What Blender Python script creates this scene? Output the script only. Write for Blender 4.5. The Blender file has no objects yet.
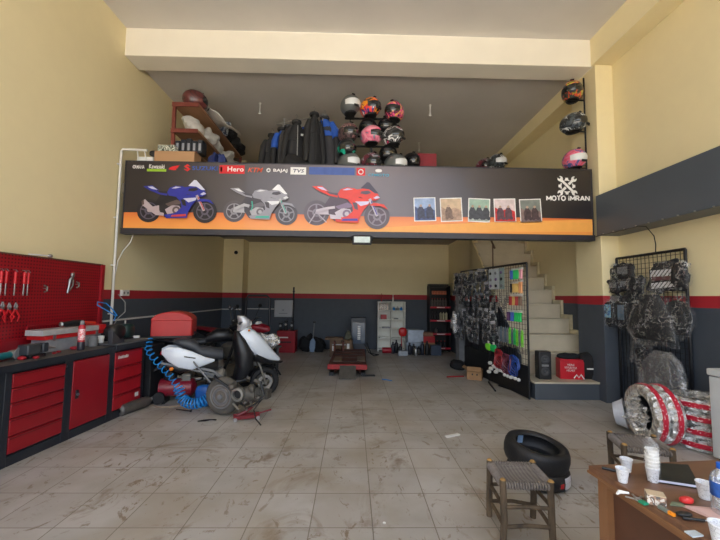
import bpy, math, random
from mathutils import Matrix, Vector, noise
from math import sin, cos, pi, radians as R
C = bpy.context.scene.collection
rnd = random.Random(7)

# ---------- materials ----------
def lin(c):
    return tuple(((x/255/12.92) if x/255 <= .04045 else ((x/255+.055)/1.055)**2.4) for x in c) + (1,)
MC = {}
class NT:
    def __init__(s, name):
        s.m = bpy.data.materials.new(name); s.m.use_nodes = True
        s.t = s.m.node_tree; s.t.nodes.clear()
        s.out = s.n('ShaderNodeOutputMaterial'); s.b = s.n('ShaderNodeBsdfPrincipled')
        s.l(s.b.outputs[0], s.out.inputs[0]); s.co = s.n('ShaderNodeTexCoord').outputs['Object']
    def n(s, t, **k):
        x = s.t.nodes.new(t)
        for a, v in k.items(): setattr(x, a, v)
        return x
    def l(s, a, b): s.t.links.new(a, b)
    def inp(s, x, i, v):
        if hasattr(v, 'links'): s.l(v, x.inputs[i])
        elif v is not None: x.inputs[i].default_value = v
    def math(s, op, a, b=None, c=None):
        x = s.n('ShaderNodeMath', operation=op)
        s.inp(x, 0, a); s.inp(x, 1, b); s.inp(x, 2, c)
        return x.outputs[0]
    def noise(s, sc, det=3, co=None, rough=.5, dist=0):
        x = s.n('ShaderNodeTexNoise'); s.l(co if co else s.co, x.inputs['Vector'])
        x.inputs['Scale'].default_value = sc; x.inputs['Detail'].default_value = det
        x.inputs['Roughness'].default_value = rough; x.inputs['Distortion'].default_value = dist
        return x.outputs['Fac']
    def ramp(s, f, *st, interp='LINEAR'):
        x = s.n('ShaderNodeValToRGB'); s.l(f, x.inputs[0]); e = x.color_ramp.elements
        x.color_ramp.interpolation = interp
        while len(e) < len(st): e.new(.5)
        for i, (p, c) in enumerate(st): e[i].position = p; e[i].color = c if len(c) == 4 else lin(c)
        return x.outputs[0]
    def mix(s, f, a, b, blend='MIX'):
        x = s.n('ShaderNodeMix', data_type='RGBA', blend_type=blend)
        s.inp(x, 0, f); s.inp(x, 6, a); s.inp(x, 7, b)
        return x.outputs[2]
    def xyz(s, co=None):
        x = s.n('ShaderNodeSeparateXYZ'); s.l(co if co else s.co, x.inputs[0]); return x.outputs
    def map(s, loc=(0,0,0), sc=(1,1,1), rot=(0,0,0)):
        x = s.n('ShaderNodeMapping'); s.l(s.co, x.inputs[0])
        x.inputs['Location'].default_value = loc; x.inputs['Scale'].default_value = sc; x.inputs['Rotation'].default_value = rot
        return x.outputs[0]
    def bump(s, f, st=.3, d=.01):
        x = s.n('ShaderNodeBump'); s.l(f, x.inputs['Height']); x.inputs['Strength'].default_value = st
        x.inputs['Distance'].default_value = d; s.l(x.outputs[0], s.b.inputs['Normal'])
    def set(s, **k):
        for a, v in k.items(): s.inp(s.b, {'col':'Base Color','ro':'Roughness','me':'Metallic','al':'Alpha','coat':'Coat Weight','tr':'Transmission Weight','sh':'Sheen Weight'}[a], v)
def M(name, c=(128,128,128), ro=.5, me=0, var=.12, sc=12, bump=0, coat=0, stretch=(1,1,1)):
    """plain painted / moulded / woven surface with slight mottling"""
    if name in MC: return MC[name]
    t = NT(name); co = t.map(sc=stretch); f = t.noise(sc, 4, co=co)
    a = lin(c); lo = tuple(x*(1-var) for x in a[:3])+(1,); hi = tuple(min(1, x*(1+var)) for x in a[:3])+(1,)
    t.set(col=t.ramp(f, (.3, lo), (.7, hi)), me=me, coat=coat,
          ro=t.math('MULTIPLY_ADD', f, .15, ro-.07))
    if bump: t.bump(t.noise(sc*4, 3, co=co), bump)
    MC[name] = t.m; return t.m
def pattern(name, cols, sc=6, ro=.3, dist=1.5, coat=.5):
    """swirling printed graphics of a helmet, pouch or box"""
    if name in MC: return MC[name]
    t = NT(name); f = t.noise(sc, 2, dist=dist); n = len(cols)
    st = [(0 if i == 0 else .3+.4*i/n, c) for i, c in enumerate(cols)]
    t.set(col=t.ramp(f, *st, interp='CONSTANT'), ro=ro, coat=coat); MC[name] = t.m; return t.m
def emis(name, c, s):
    if name in MC: return MC[name]
    t = NT(name); t.set(col=lin(c)); t.b.inputs['Emission Color'].default_value = lin(c); t.b.inputs['Emission Strength'].default_value = s
    MC[name] = t.m; return t.m
def bagmat(name='clear_film', tint=(225,230,235), tr=.86):
    """crumpled clear plastic: mostly see-through, with sharp sheen on the creases"""
    if name in MC: return MC[name]
    t = NT(name); f = t.noise(9, 4, rough=.6, dist=.6); t.set(col=lin(tint), ro=.5)
    bp = t.n('ShaderNodeBump'); t.l(f, bp.inputs['Height']); bp.inputs['Strength'].default_value = 1; bp.inputs['Distance'].default_value = .05
    gl = t.n('ShaderNodeBsdfGlossy'); gl.inputs['Roughness'].default_value = .16; t.l(bp.outputs[0], gl.inputs['Normal'])
    tp = t.n('ShaderNodeBsdfTransparent'); m1 = t.n('ShaderNodeMixShader'); m2 = t.n('ShaderNodeMixShader')
    m1.inputs[0].default_value = .6; t.l(t.b.outputs[0], m1.inputs[1]); t.l(gl.outputs[0], m1.inputs[2])
    ridge = t.math('SUBTRACT', 1, t.math('MULTIPLY', t.math('ABSOLUTE', t.math('SUBTRACT', f, .5)), 34))
    k = t.math('SUBTRACT', min(.965, tr+.11), t.math('MULTIPLY', t.math('MULTIPLY', t.math('MAXIMUM', ridge, 0), .8), t.ramp(t.noise(5, 2), (.42, (.1,.1,.1,1)), (.6, (1,1,1,1)))))
    t.l(k, m2.inputs[0]); t.l(m1.outputs[0], m2.inputs[1]); t.l(tp.outputs[0], m2.inputs[2]); t.l(m2.outputs[0], t.out.inputs[0])
    MC[name] = t.m; return t.m

# ---------- mesh building ----------
class B:
    def __init__(s): s.v = []; s.f = []; s.m = []; s.M = Matrix.Identity(4); s.mi = 0
    def at(s, loc=(0,0,0), rx=0, ry=0, rz=0, sc=1):
        s.M = Matrix.Translation(loc) @ Matrix.Rotation(rz,4,'Z') @ Matrix.Rotation(ry,4,'Y') @ Matrix.Rotation(rx,4,'X') @ Matrix.Scale(sc,4); return s
    def add(s, vs, fs):
        o = len(s.v); s.v += [tuple(s.M @ Vector(p)) for p in vs]
        s.f += [[o+i for i in f] for f in fs]; s.m += [s.mi]*len(fs); return s
    def box(s, c, d, rz=0, rx=0, ry=0, taper=1):
        m = Matrix.Translation(c) @ Matrix.Rotation(rz,4,'Z') @ Matrix.Rotation(ry,4,'Y') @ Matrix.Rotation(rx,4,'X')
        x, y, z = [k/2 for k in d]; vs = []
        for k, t in ((-z, 1), (z, taper)):
            vs += [m @ Vector(p) for p in ((-x*t,-y*t,k), (x*t,-y*t,k), (x*t,y*t,k), (-x*t,y*t,k))]
        return s.add(vs, [(3,2,1,0), (4,5,6,7), (0,1,5,4), (1,2,6,5), (2,3,7,6), (3,0,4,7)])
    def bx(s, x0, x1, y0, y1, z0, z1): return s.box(((x0+x1)/2, (y0+y1)/2, (z0+z1)/2), (x1-x0, y1-y0, z1-z0))
    def rings(s, rs, caps=True, closed=False):
        n = len(rs[0]); vs = [p for r in rs for p in r]; fs = []; k = len(rs)
        for i in range(k if closed else k-1):
            a, b = i*n, ((i+1) % k)*n
            fs += [(a+j, a+(j+1) % n, b+(j+1) % n, b+j) for j in range(n)]
        if caps and not closed: fs += [tuple(range(n-1, -1, -1)), tuple(range((k-1)*n, k*n))]
        return s.add(vs, fs)
    def cyl(s, p0, p1, r, r1=None, n=16, caps=True): return s.tube([p0, p1], [r, r if r1 is None else r1], n, caps=caps)
    def tube(s, pts, r, n=8, closed=False, caps=True):
        pts = [Vector(p) for p in pts]; k = len(pts); rs = []; prev = None
        for i, p in enumerate(pts):
            a = pts[(i-1) % k] if (i or closed) else p; b = pts[(i+1) % k] if (i < k-1 or closed) else p
            t = (b-a).normalized()
            if prev is None: u = t.orthogonal().normalized()
            else:
                u = prev - t*prev.dot(t); u = u.normalized() if u.length > 1e-5 else t.orthogonal().normalized()
            prev = u; w = t.cross(u); q = r[i] if isinstance(r, (list, tuple)) else r
            rs.append([p + u*(q*cos(2*pi*j/n)) + w*(q*sin(2*pi*j/n)) for j in range(n)])
        return s.rings(rs, caps, closed)
    def lathe(s, prof, n=24, c=(0,0,0), axis='Z', closed=False):
        rot = {'Z': Matrix.Identity(3), 'X': Matrix.Rotation(pi/2,3,'Y'), 'Y': Matrix.Rotation(-pi/2,3,'X')}[axis]
        rs = [[Vector(c) + rot @ Vector((r*cos(2*pi*j/n), r*sin(2*pi*j/n), z)) for j in range(n)] for r, z in prof]
        return s.rings(rs, True, closed)
    def torus(s, c, Rr, r, axis='Z', n=28, m=10, fl=1):
        return s.lathe([(Rr + r*cos(2*pi*i/m), r*fl*sin(2*pi*i/m)) for i in range(m)], n, c, axis, True)
    def loft(s, secs, n=14, caps=True):
        """secs: (centre, half vector a, half vector b[, squareness])"""
        rs = []
        for q in secs:
            c, a, b = Vector(q[0]), Vector(q[1]), Vector(q[2]); e = 2/(q[3] if len(q) > 3 else 2.4)
            rs.append([c + a*(abs(cos(t))**e*(1 if cos(t) >= 0 else -1)) + b*(abs(sin(t))**e*(1 if sin(t) >= 0 else -1)) for t in [2*pi*j/n for j in range(n)]])
        return s.rings(rs, caps)
    def lx(s, secs, n=14):   # loft along x: (x, zc, half width y, half height z)
        return s.loft([((q[0], q[4] if len(q) > 4 else 0, q[1]), (0, q[2], 0), (0, 0, q[3])) for q in secs], n)
    def poly(s, pts, y0, y1):   # outline in x,z given thickness in y
        n = len(pts); vs = [(x, y0, z) for x, z in pts] + [(x, y1, z) for x, z in pts]
        return s.add(vs, [tuple(range(n)), tuple(range(2*n-1, n-1, -1))] + [(i+n, (i+1) % n+n, (i+1) % n, i) for i in range(n)])
    def blob(s, c, d, amp=.0, seed=0, n=18, m=12, pw=2.5, fr=9, rz=0):
        vs = []; e = 2/pw; g = lambda t: abs(t)**e*(1 if t >= 0 else -1); rm = Matrix.Rotation(rz,3,'Z')
        for i in range(m+1):
            ph = -pi/2 + pi*i/m
            for j in range(n):
                th = 2*pi*j/n
                p = Vector((g(cos(ph))*g(cos(th))*d[0]/2, g(cos(ph))*g(sin(th))*d[1]/2, g(sin(ph))*d[2]/2))
                if amp: p += p.normalized()*amp*noise.noise(Vector(p)*fr + Vector((seed*7.3, seed*3.1, seed)))*2
                vs.append(Vector(c) + rm @ p)
        fs = [(i*n+j, i*n+(j+1) % n, (i+1)*n+(j+1) % n, (i+1)*n+j) for i in range(m) for j in range(n)]
        return s.add(vs, fs)
    def o(s, name, mat, par=None, bev=0, sharp=38, loc=None, rz=0, sub=0, flat=False):
        me = bpy.data.meshes.new(name); me.from_pydata(s.v, [], s.f); me.validate()
        for m in (mat if isinstance(mat, (list, tuple)) else [mat]): me.materials.append(m)
        if isinstance(mat, (list, tuple)) and len(me.polygons) == len(s.m): me.polygons.foreach_set('material_index', s.m)
        if not flat: me.shade_smooth(); me.set_sharp_from_angle(angle=R(sharp))
        ob = bpy.data.objects.new(name, me); C.objects.link(ob)
        if par: ob.parent = par
        if loc is not None: ob.location = loc
        if rz: ob.rotation_euler.z = rz
        if bev:
            b = ob.modifiers.new('bevel', 'BEVEL'); b.width = bev; b.segments = 2; b.limit_method = 'ANGLE'; b.angle_limit = R(40)
        if sub:
            q = ob.modifiers.new('sub', 'SUBSURF'); q.levels = q.render_levels = sub
        return ob
def tag(o, label, cat, group=None, kind=None):
    o['label'] = label; o['category'] = cat
    if group: o['group'] = group
    if kind: o['kind'] = kind
    return o
def T(name, label, cat, loc=(0,0,0), rz=0, group=None, rot=None):
    o = bpy.data.objects.new(name, None); C.objects.link(o); o.empty_display_size = .1
    o.location = loc; o.rotation_euler = rot if rot else (0,0,rz)
    return tag(o, label, cat, group)
def S(name, b, mat, **k):
    o = b.o(name, mat, **k); o['kind'] = 'structure'; return o
def dup(r, loc=None, rz=None, label=None, group=None, par=None, rot=None):
    c = r.copy(); C.objects.link(c)
    if par: c.parent = par
    if loc is not None: c.location = loc
    if rz is not None: c.rotation_euler.z = rz
    if rot is not None: c.rotation_euler = rot
    if label: c['label'] = label
    if group: c['group'] = group
    for ch in list(r.children): dup(ch, par=c)
    return c
def repaint(o, mats):
    """give a copied thing its own colours: mats maps part name -> material"""
    for ch in list(o.children) + [o]:
        k = ch.name.split('.')[0]
        if k in mats and ch.type == 'MESH':
            ch.data = ch.data.copy(); ch.data.materials.clear(); ch.data.materials.append(mats[k])
        if ch is not o: repaint(ch, mats)
def text(s, size, name, mat, par, loc, rot=(pi/2,0,0), width=None, bold=.0, ext=.0006, shear=0, align='CENTER'):
    cu = bpy.data.curves.new(name, 'FONT'); cu.body = s; cu.size = size; cu.extrude = ext; cu.offset = bold
    cu.align_x = align; cu.align_y = 'CENTER'; cu.shear = shear; cu.resolution_u = 2
    t = bpy.data.objects.new(name, cu); C.objects.link(t); bpy.context.view_layer.update()
    me = bpy.data.meshes.new_from_object(t.evaluated_get(bpy.context.evaluated_depsgraph_get()))
    bpy.data.objects.remove(t); me.name = name; me.materials.clear(); me.materials.append(mat)
    if width and len(me.vertices):
        xs = [v.co.x for v in me.vertices]; k = width/max(1e-6, max(xs)-min(xs))
        for v in me.vertices: v.co.x *= k
    o = bpy.data.objects.new(name, me); C.objects.link(o); o.parent = par; o.location = loc; o.rotation_euler = rot
    return o

# common materials
m_black = M('black_plastic', (26,27,30), .45)
m_blackm = M('black_metal', (30,31,35), .4, .3)
m_rub = M('rubber', (30,30,32), .75, bump=.2, sc=30)
m_steel = M('steel', (160,160,160), .35, .9)
m_alu = M('cast_aluminium', (140,138,132), .5, .7, bump=.15)
m_grey = M('grey_paint', (120,122,125), .5)
m_white = M('white_plastic', (225,225,222), .4, var=.04)
m_red = M('red_paint', (168,22,32), .38, var=.06, sc=4)
m_film = bagmat()
m_fab = M('black_fabric', (24,24,27), .85, bump=.4, sc=40)

# ---------- the room ----------
XL, XR, YB, YF = -3.5, 3.95, 10.3, -1.0
def wallmat(name, cream=(238,224,180)):
    t = NT(name); g = t.n('ShaderNodeNewGeometry').outputs['Position']; z = t.xyz(g)[2]
    big = t.noise(.7, 3, co=g); fine = t.noise(7, 5, co=g)
    cr = t.mix(t.math('MULTIPLY', big, .5), lin(cream), lin(tuple(x*.93 for x in cream)))
    cr = t.mix(t.math('MULTIPLY', fine, .18), cr, lin((200,184,148)))
    dk = t.mix(fine, lin((66,73,83)), lin((76,83,93)))
    zz = t.math('ADD', z, t.math('MULTIPLY', t.noise(3, 2, co=g), .006))
    c1 = t.mix(t.math('GREATER_THAN', zz, 1.413), dk, lin((165,34,46)))
    c2 = t.mix(t.math('GREATER_THAN', zz, 1.547), c1, cr)
    t.set(col=c2, ro=.62); t.bump(t.noise(60, 4, co=g), .12, .004); return t.m
m_wall = wallmat('painted_wall')
m_cream = M('cream_paint', (238,224,180), .65, var=.04, sc=2)
m_beam = M('cream_beam_paint', (236,230,216), .6, var=.03, sc=2)
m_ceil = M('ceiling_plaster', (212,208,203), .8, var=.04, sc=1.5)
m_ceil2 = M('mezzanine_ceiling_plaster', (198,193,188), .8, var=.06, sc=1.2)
m_dk = M('slate_paint', (78,85,93), .45, var=.06, sc=3)

def floormat():
    t = NT('dusty_floor_tiles'); x = t.xyz(); k = .408; g = []
    for a, o_ in ((x[0], .257), (x[1], -2.455)):
        q = t.math('FRACT', t.math('DIVIDE', t.math('ADD', a, o_+40*k), k))
        g.append(t.math('LESS_THAN', t.math('ABSOLUTE', t.math('SUBTRACT', q, .5)), .4915))
    tile = t.math('MULTIPLY', *g)
    ids = t.n('ShaderNodeTexWhiteNoise'); cb = t.n('ShaderNodeCombineXYZ')
    t.l(t.math('FLOOR', t.math('DIVIDE', t.math('ADD', x[0], .257+40*k), k)), cb.inputs[0])
    t.l(t.math('FLOOR', t.math('DIVIDE', t.math('ADD', x[1], -2.455+40*k), k)), cb.inputs[1])
    t.l(cb.outputs[0], ids.inputs[0])
    base = t.mix(ids.outputs[0], lin((182,180,177)), lin((170,168,165)))
    base = t.mix(t.ramp(t.noise(2.2, 5), (.4, (0,0,0,1)), (.7, (1,1,1,1))), base, lin((158,154,147)))
    # mud smears: warped, broken noise, denser towards the street and the bench
    d1 = t.ramp(t.noise(1.7, 8, rough=.66, dist=1.0), (.55, (0,0,0,1)), (.66, (1,1,1,1)))
    mp = t.map(sc=(1.6, 1, 1), rot=(0,0,.9)); d2 = t.ramp(t.noise(4.5, 7, co=mp, rough=.7, dist=1.6), (.58, (0,0,0,1)), (.63, (1,1,1,1)))
    d3 = t.ramp(t.noise(.8, 3), (.35, (0,0,0,1)), (.6, (1,1,1,1)))
    near = t.ramp(t.math('DIVIDE', x[1], 8), (.25, (1,1,1,1)), (.85, (.3,)*3+(1,)))
    dirt = t.math('MULTIPLY', t.math('MULTIPLY', t.math('MAXIMUM', d1, d2), near), t.math('MULTIPLY_ADD', d3, .5, .5))
    c = t.mix(t.math('MULTIPLY', dirt, .95), base, lin((116,95,70)))
    film = t.ramp(t.noise(1.3, 4, dist=.6), (.42, (0,0,0,1)), (.75, (1,1,1,1)))
    c = t.mix(t.math('MULTIPLY', film, .55), c, lin((148,132,106)))
    spk = t.ramp(t.noise(38, 3, rough=.8), (.68, (0,0,0,1)), (.72, (1,1,1,1)))
    c = t.mix(t.math('MULTIPLY', spk, .4), c, lin((84,72,56)))
    c = t.mix(tile, lin((118,110,98)), c)
    t.set(col=c, ro=t.math('MULTIPLY_ADD', dirt, .3, .42)); t.bump(t.math('ADD', t.math('MULTIPLY', tile, .4), t.math('MULTIPLY', dirt, .2)), .25, .004)
    return t.m
S('floor', B().bx(XL-.2, XR+.2, YF-.02, YB+.2, -.12, 0), floormat())
S('wall_left', B().bx(XL-.2, XL, YF, YB+.2, 0, 5.7), m_wall)
S('wall_right', B().bx(XR, XR+.2, YF, YB+.2, 0, 5.7), m_wall)
S('wall_back', B().bx(XL, XR, YB, YB+.2, 0, 5.7), m_wall)
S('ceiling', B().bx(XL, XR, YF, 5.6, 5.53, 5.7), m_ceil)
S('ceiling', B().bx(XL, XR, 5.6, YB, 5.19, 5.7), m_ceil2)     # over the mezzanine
S('trim_1', B().bx(XL, XR, 5.3, 5.67, 5.09, 5.53), m_beam, bev=.006)   # cross beam
S('trim_2', B().bx(3.65, XR, YF, 5.3, 5.09, 5.53), m_cream, bev=.006)  # side beam, front
S('trim_3', B().bx(3.65, XR, 5.67, YB, 4.92, 5.19), m_cream)           # side beam over mezzanine
S('trim_4', B().bx(3.68, XR, 5.25, 5.86, 0, 5.09), m_wall, bev=.005)   # pilaster
S('trim_5', B().bx(XL, -2.97, 9.8, YB, 0, 5.19), m_wall, bev=.004)     # back column
S('trim_6', B().bx(3.62, XR, YF, 5.25, 2.43, 3.03), m_dk, bev=.004)    # dark fascia along the right wall
b = B(); b.bx(XL, 2.75, 5.42, YB, 3.0, 3.15); b.bx(2.75, XR, 5.42, 6.3, 3.0, 3.15); b.bx(2.75, XR, 9.1, YB, 3.0, 3.15)
S('mezzanine_floor', b, M('slab_plaster', (160,152,138), .8, var=.05, sc=2))
S('trim_7', B().bx(2.75, 2.9, 8.3, YB, 0, 3.0), m_wall)                # wall beside the head of the stairs
# staircase: dark platform, tiled steps
m_step = M('beige_step_tile', (196,186,164), .4, var=.06, sc=5)
m_joint = M('step_nosing', (150,134,104), .5)
S('stair_platform', B().bx(2.72, 3.82, 5.4, 5.95, 0, .235), m_dk, bev=.004)
S('stair_platform_top', B().bx(2.70, 3.84, 5.38, 5.95, .235, .262), m_step, bev=.003)
b = B(); bn = B(); bs = B()
tops = [.6, .87, 1.125, 1.385, 1.66, 1.915, 2.18, 2.46, 2.73, 3.0]
for i, z in enumerate(tops):
    y0 = 5.93+.272*i
    b.bx(2.78, XR-.002, y0, y0+.3 if i < 9 else 8.7, max(.0, z-.5) if i else 0, z-.02)
    bn.bx(2.76, XR-.002, y0-.02, y0+.275, z-.02, z+.004)
    if i: bs.bx(3.90, XR-.001, y0-.03, y0, z-.27, z+.08)
    bs.bx(3.90, XR-.001, y0, y0+.27, z+.004, z+.08)
st = S('staircase', b, m_step); bn.o('stair_tread', m_step, st, bev=.003); bs.o('stair_skirting', M('skirting_tile', (206,194,160), .45), st)
b = B(); 
prof = [(5.96, 0)] + [(5.96, .55), (8.4, 2.95), (8.4, 0)]
vs = [(2.75, y, z) for y, z in prof] + [(2.79, y, z) for y, z in prof]
b.add(vs, [(0,1,2,3), (7,6,5,4), (0,4,5,1), (1,5,6,2), (2,6,7,3), (3,7,4,0)])
S('stair_side_wall', b, m_wall)
b = B()
b.tube([(2.82, 7.1, 2.48), (2.82, 8.3, 3.75)], .02); 
for y in (7.2, 8.25): b.cyl((2.82, y, .6+(y-6.0)*.98), (2.82, y, 1.4+(y-6.05)*1.045), .015, n=8)
S('stair_handrail', b, M('brown_rail', (96,74,58), .5))
# hole in the column, hole patch
tag(B().lathe([(.045, 0), (.05, .012), (.05, .02)], 20, (0,0,0), 'Y').o('vent_hole', M('flue_black', (6,6,7), .9), loc=(-3.17, 9.78, 2.63)), 'round black vent hole high on the cream corner column', 'vent')
S('trim_8', B().bx(-1.92, -.74, 10.285, YB, 2.47, 3.0), m_wall)   # plaster patch above the electrical box
S('street', B().bx(-30, 30, -40, YF-.02, -.14, -.03), M('sunlit_concrete', (176,170,160), .85, var=.12, sc=.8, bump=.2))

# ---------- light, camera ----------
w = bpy.data.worlds.new('sky'); bpy.context.scene.world = w; w.use_nodes = True
nt = w.node_tree; bg = nt.nodes['Background']; sk = nt.nodes.new('ShaderNodeTexSky'); sk.sky_type = 'NISHITA'
sk.sun_disc = False; sk.sun_elevation = R(52); sk.sun_rotation = R(300); sk.air_density = 1.0; sk.dust_density = 3.5; sk.ozone_density = 1
hs = nt.nodes.new('ShaderNodeHueSaturation'); hs.inputs['Saturation'].default_value = .45
nt.links.new(sk.outputs[0], hs.inputs['Color']); nt.links.new(hs.outputs[0], bg.inputs[0]); bg.inputs[1].default_value = .46
sun = bpy.data.lights.new('sun', 'SUN'); sun.energy = 14.0; sun.angle = R(.6); sun.color = (1, .95, .87)
so = bpy.data.objects.new('sun', sun); C.objects.link(so); so.rotation_euler = Vector((.62, -.30, -.72)).to_track_quat('-Z', 'Y').to_euler()
pl = bpy.data.lights.new('sky_portal', 'AREA'); pl.shape = 'RECTANGLE'; pl.size = 7.4; pl.size_y = 5.5; pl.cycles.is_portal = True
po = bpy.data.objects.new('sky_portal', pl); C.objects.link(po); po.location = (.22, YF-.01, 2.75); po.rotation_euler = (-pi/2, 0, pi) if False else Vector((0,1,0)).to_track_quat('-Z', 'Z').to_euler()

cam = bpy.data.cameras.new('camera'); co = bpy.data.objects.new('camera', cam); C.objects.link(co)
cam.sensor_width = 36; cam.lens = 361.4/720*36; cam.clip_start = .02
pt, ya, ro = R(4.08), R(1.13), R(.69)
F_ = Vector((sin(ya)*cos(pt), cos(ya)*cos(pt), sin(pt))); R_ = Vector((cos(ya), -sin(ya), 0)); U_ = R_.cross(F_)
r2 = R_*cos(ro)+U_*sin(ro); u2 = -R_*sin(ro)+U_*cos(ro)
co.matrix_world = Matrix(((r2.x, u2.x, -F_.x, 0), (r2.y, u2.y, -F_.y, 0), (r2.z, u2.z, -F_.z, 1.5), (0,0,0,1)))
bpy.context.scene.camera = co
vs_ = bpy.context.scene.view_settings; vs_.view_transform = 'Standard'; vs_.look = 'None'; vs_.gamma = 1; vs_.exposure = 1.05; vs_.use_curve_mapping = False
cy = bpy.context.scene.cycles; cy.max_bounces = 12; cy.diffuse_bounces = 8; cy.transparent_max_bounces = 16; cy.use_denoising = True; cy.sample_clamp_indirect = 8

# ---------- the sign board across the mezzanine ----------
SG = T('sign_board', 'long dark shop sign with three printed motorcycles, orange base stripe and white lettering', 'sign', (.11, 5.3, 2.40))
def sp(u, v):   # artwork units (465 x 68) -> board x, z
    if 135 < u < 588: u -= 2.4
    return (-3.48+(u-125)/465*6.96, 1.05-(v-(161.9+(u-127)*.0178))*.0149)
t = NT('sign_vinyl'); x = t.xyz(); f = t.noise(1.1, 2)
t.set(col=t.ramp(t.math('MULTIPLY_ADD', x[0], .143, .5), (.05, (44,38,40)), (.33, (92,84,88)), (.5, (128,118,124)), (.72, (66,58,62)), (.9, (36,31,33))), ro=.32, coat=.2)  # paler middle of the ramp paints in the glare on the board
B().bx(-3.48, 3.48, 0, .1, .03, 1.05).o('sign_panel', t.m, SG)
b = B(); b.bx(-3.5, 3.5, -.03, .11, -.04, .045); b.bx(-3.5, 3.5, -.006, .11, 1.045, 1.06); b.bx(-3.5, -3.482, -.006, .11, .04, 1.05); b.bx(3.482, 3.5, -.006, .11, .04, 1.05)
b.o('sign_frame', M('purple_black_trim', (44,42,50), .4), SG, bev=.002)
t = NT('orange_vinyl'); x = t.xyz()
t.set(col=t.ramp(t.math('MULTIPLY_ADD', x[2], 3.2, -.1), (.0, (240,160,76)), (.5, (234,140,64)), (.95, (210,98,50))), ro=.35, coat=.2)
z0, z1 = .046, .29
pts = [(-3.48, z0), (3.48, z0)] + [(3.48-i*.232, z1 + (-.0 if i < 12 else .0) + .01*sin(i*.35)) for i in range(31)]
B().poly(pts, -.0015, .0).o('orange_stripe', t.m, SG)
m_pw = M('print_white', (232,230,228), .35); m_pr = M('print_red', (206,32,40), .35); m_pb = M('print_blue', (44,86,176), .35)
B().poly([sp(*q) for q in ((330,232),(430,226.5),(500,223.5),(590,221.5),(590,234),(330,233.5))], -.003, -.0016).o('light_orange_stripe', M('print_amber', (240,170,84), .35, var=.03), SG)
def art(name, shapes, mats, par, x0, z0, k, base=0, label=None):
    b = B(); ms = []
    for i, (mn, pts) in enumerate(shapes):
        m = mats[mn]
        if m not in ms: ms.append(m)
        b.mi = ms.index(m); y = -.003-.0012*i-base
        b.add([(x0+k*px, y, z0+k*pz) for px, pz in pts], [tuple(range(len(pts)))])
    o = b.o(name, ms, par, flat=True)
    if label: o['label'] = label
    return o
def circ(cx, cz, r, n=28, a0=0, a1=2*pi): return [(cx+r*cos(a0+(a1-a0)*i/n), cz+r*sin(a0+(a1-a0)*i/n)) for i in range(n if a1-a0 > 6 else n+1)]
def thick(pts, w):
    L, Q = [], []
    for i, p in enumerate(pts):
        a = pts[max(0, i-1)]; c = pts[min(len(pts)-1, i+1)]; dx, dz = c[0]-a[0], c[1]-a[1]; l = math.hypot(dx, dz) or 1
        L.append((p[0]-dz/l*w, p[1]+dx/l*w)); Q.append((p[0]+dz/l*w, p[1]-dx/l*w))
    return L+Q[::-1]
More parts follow.
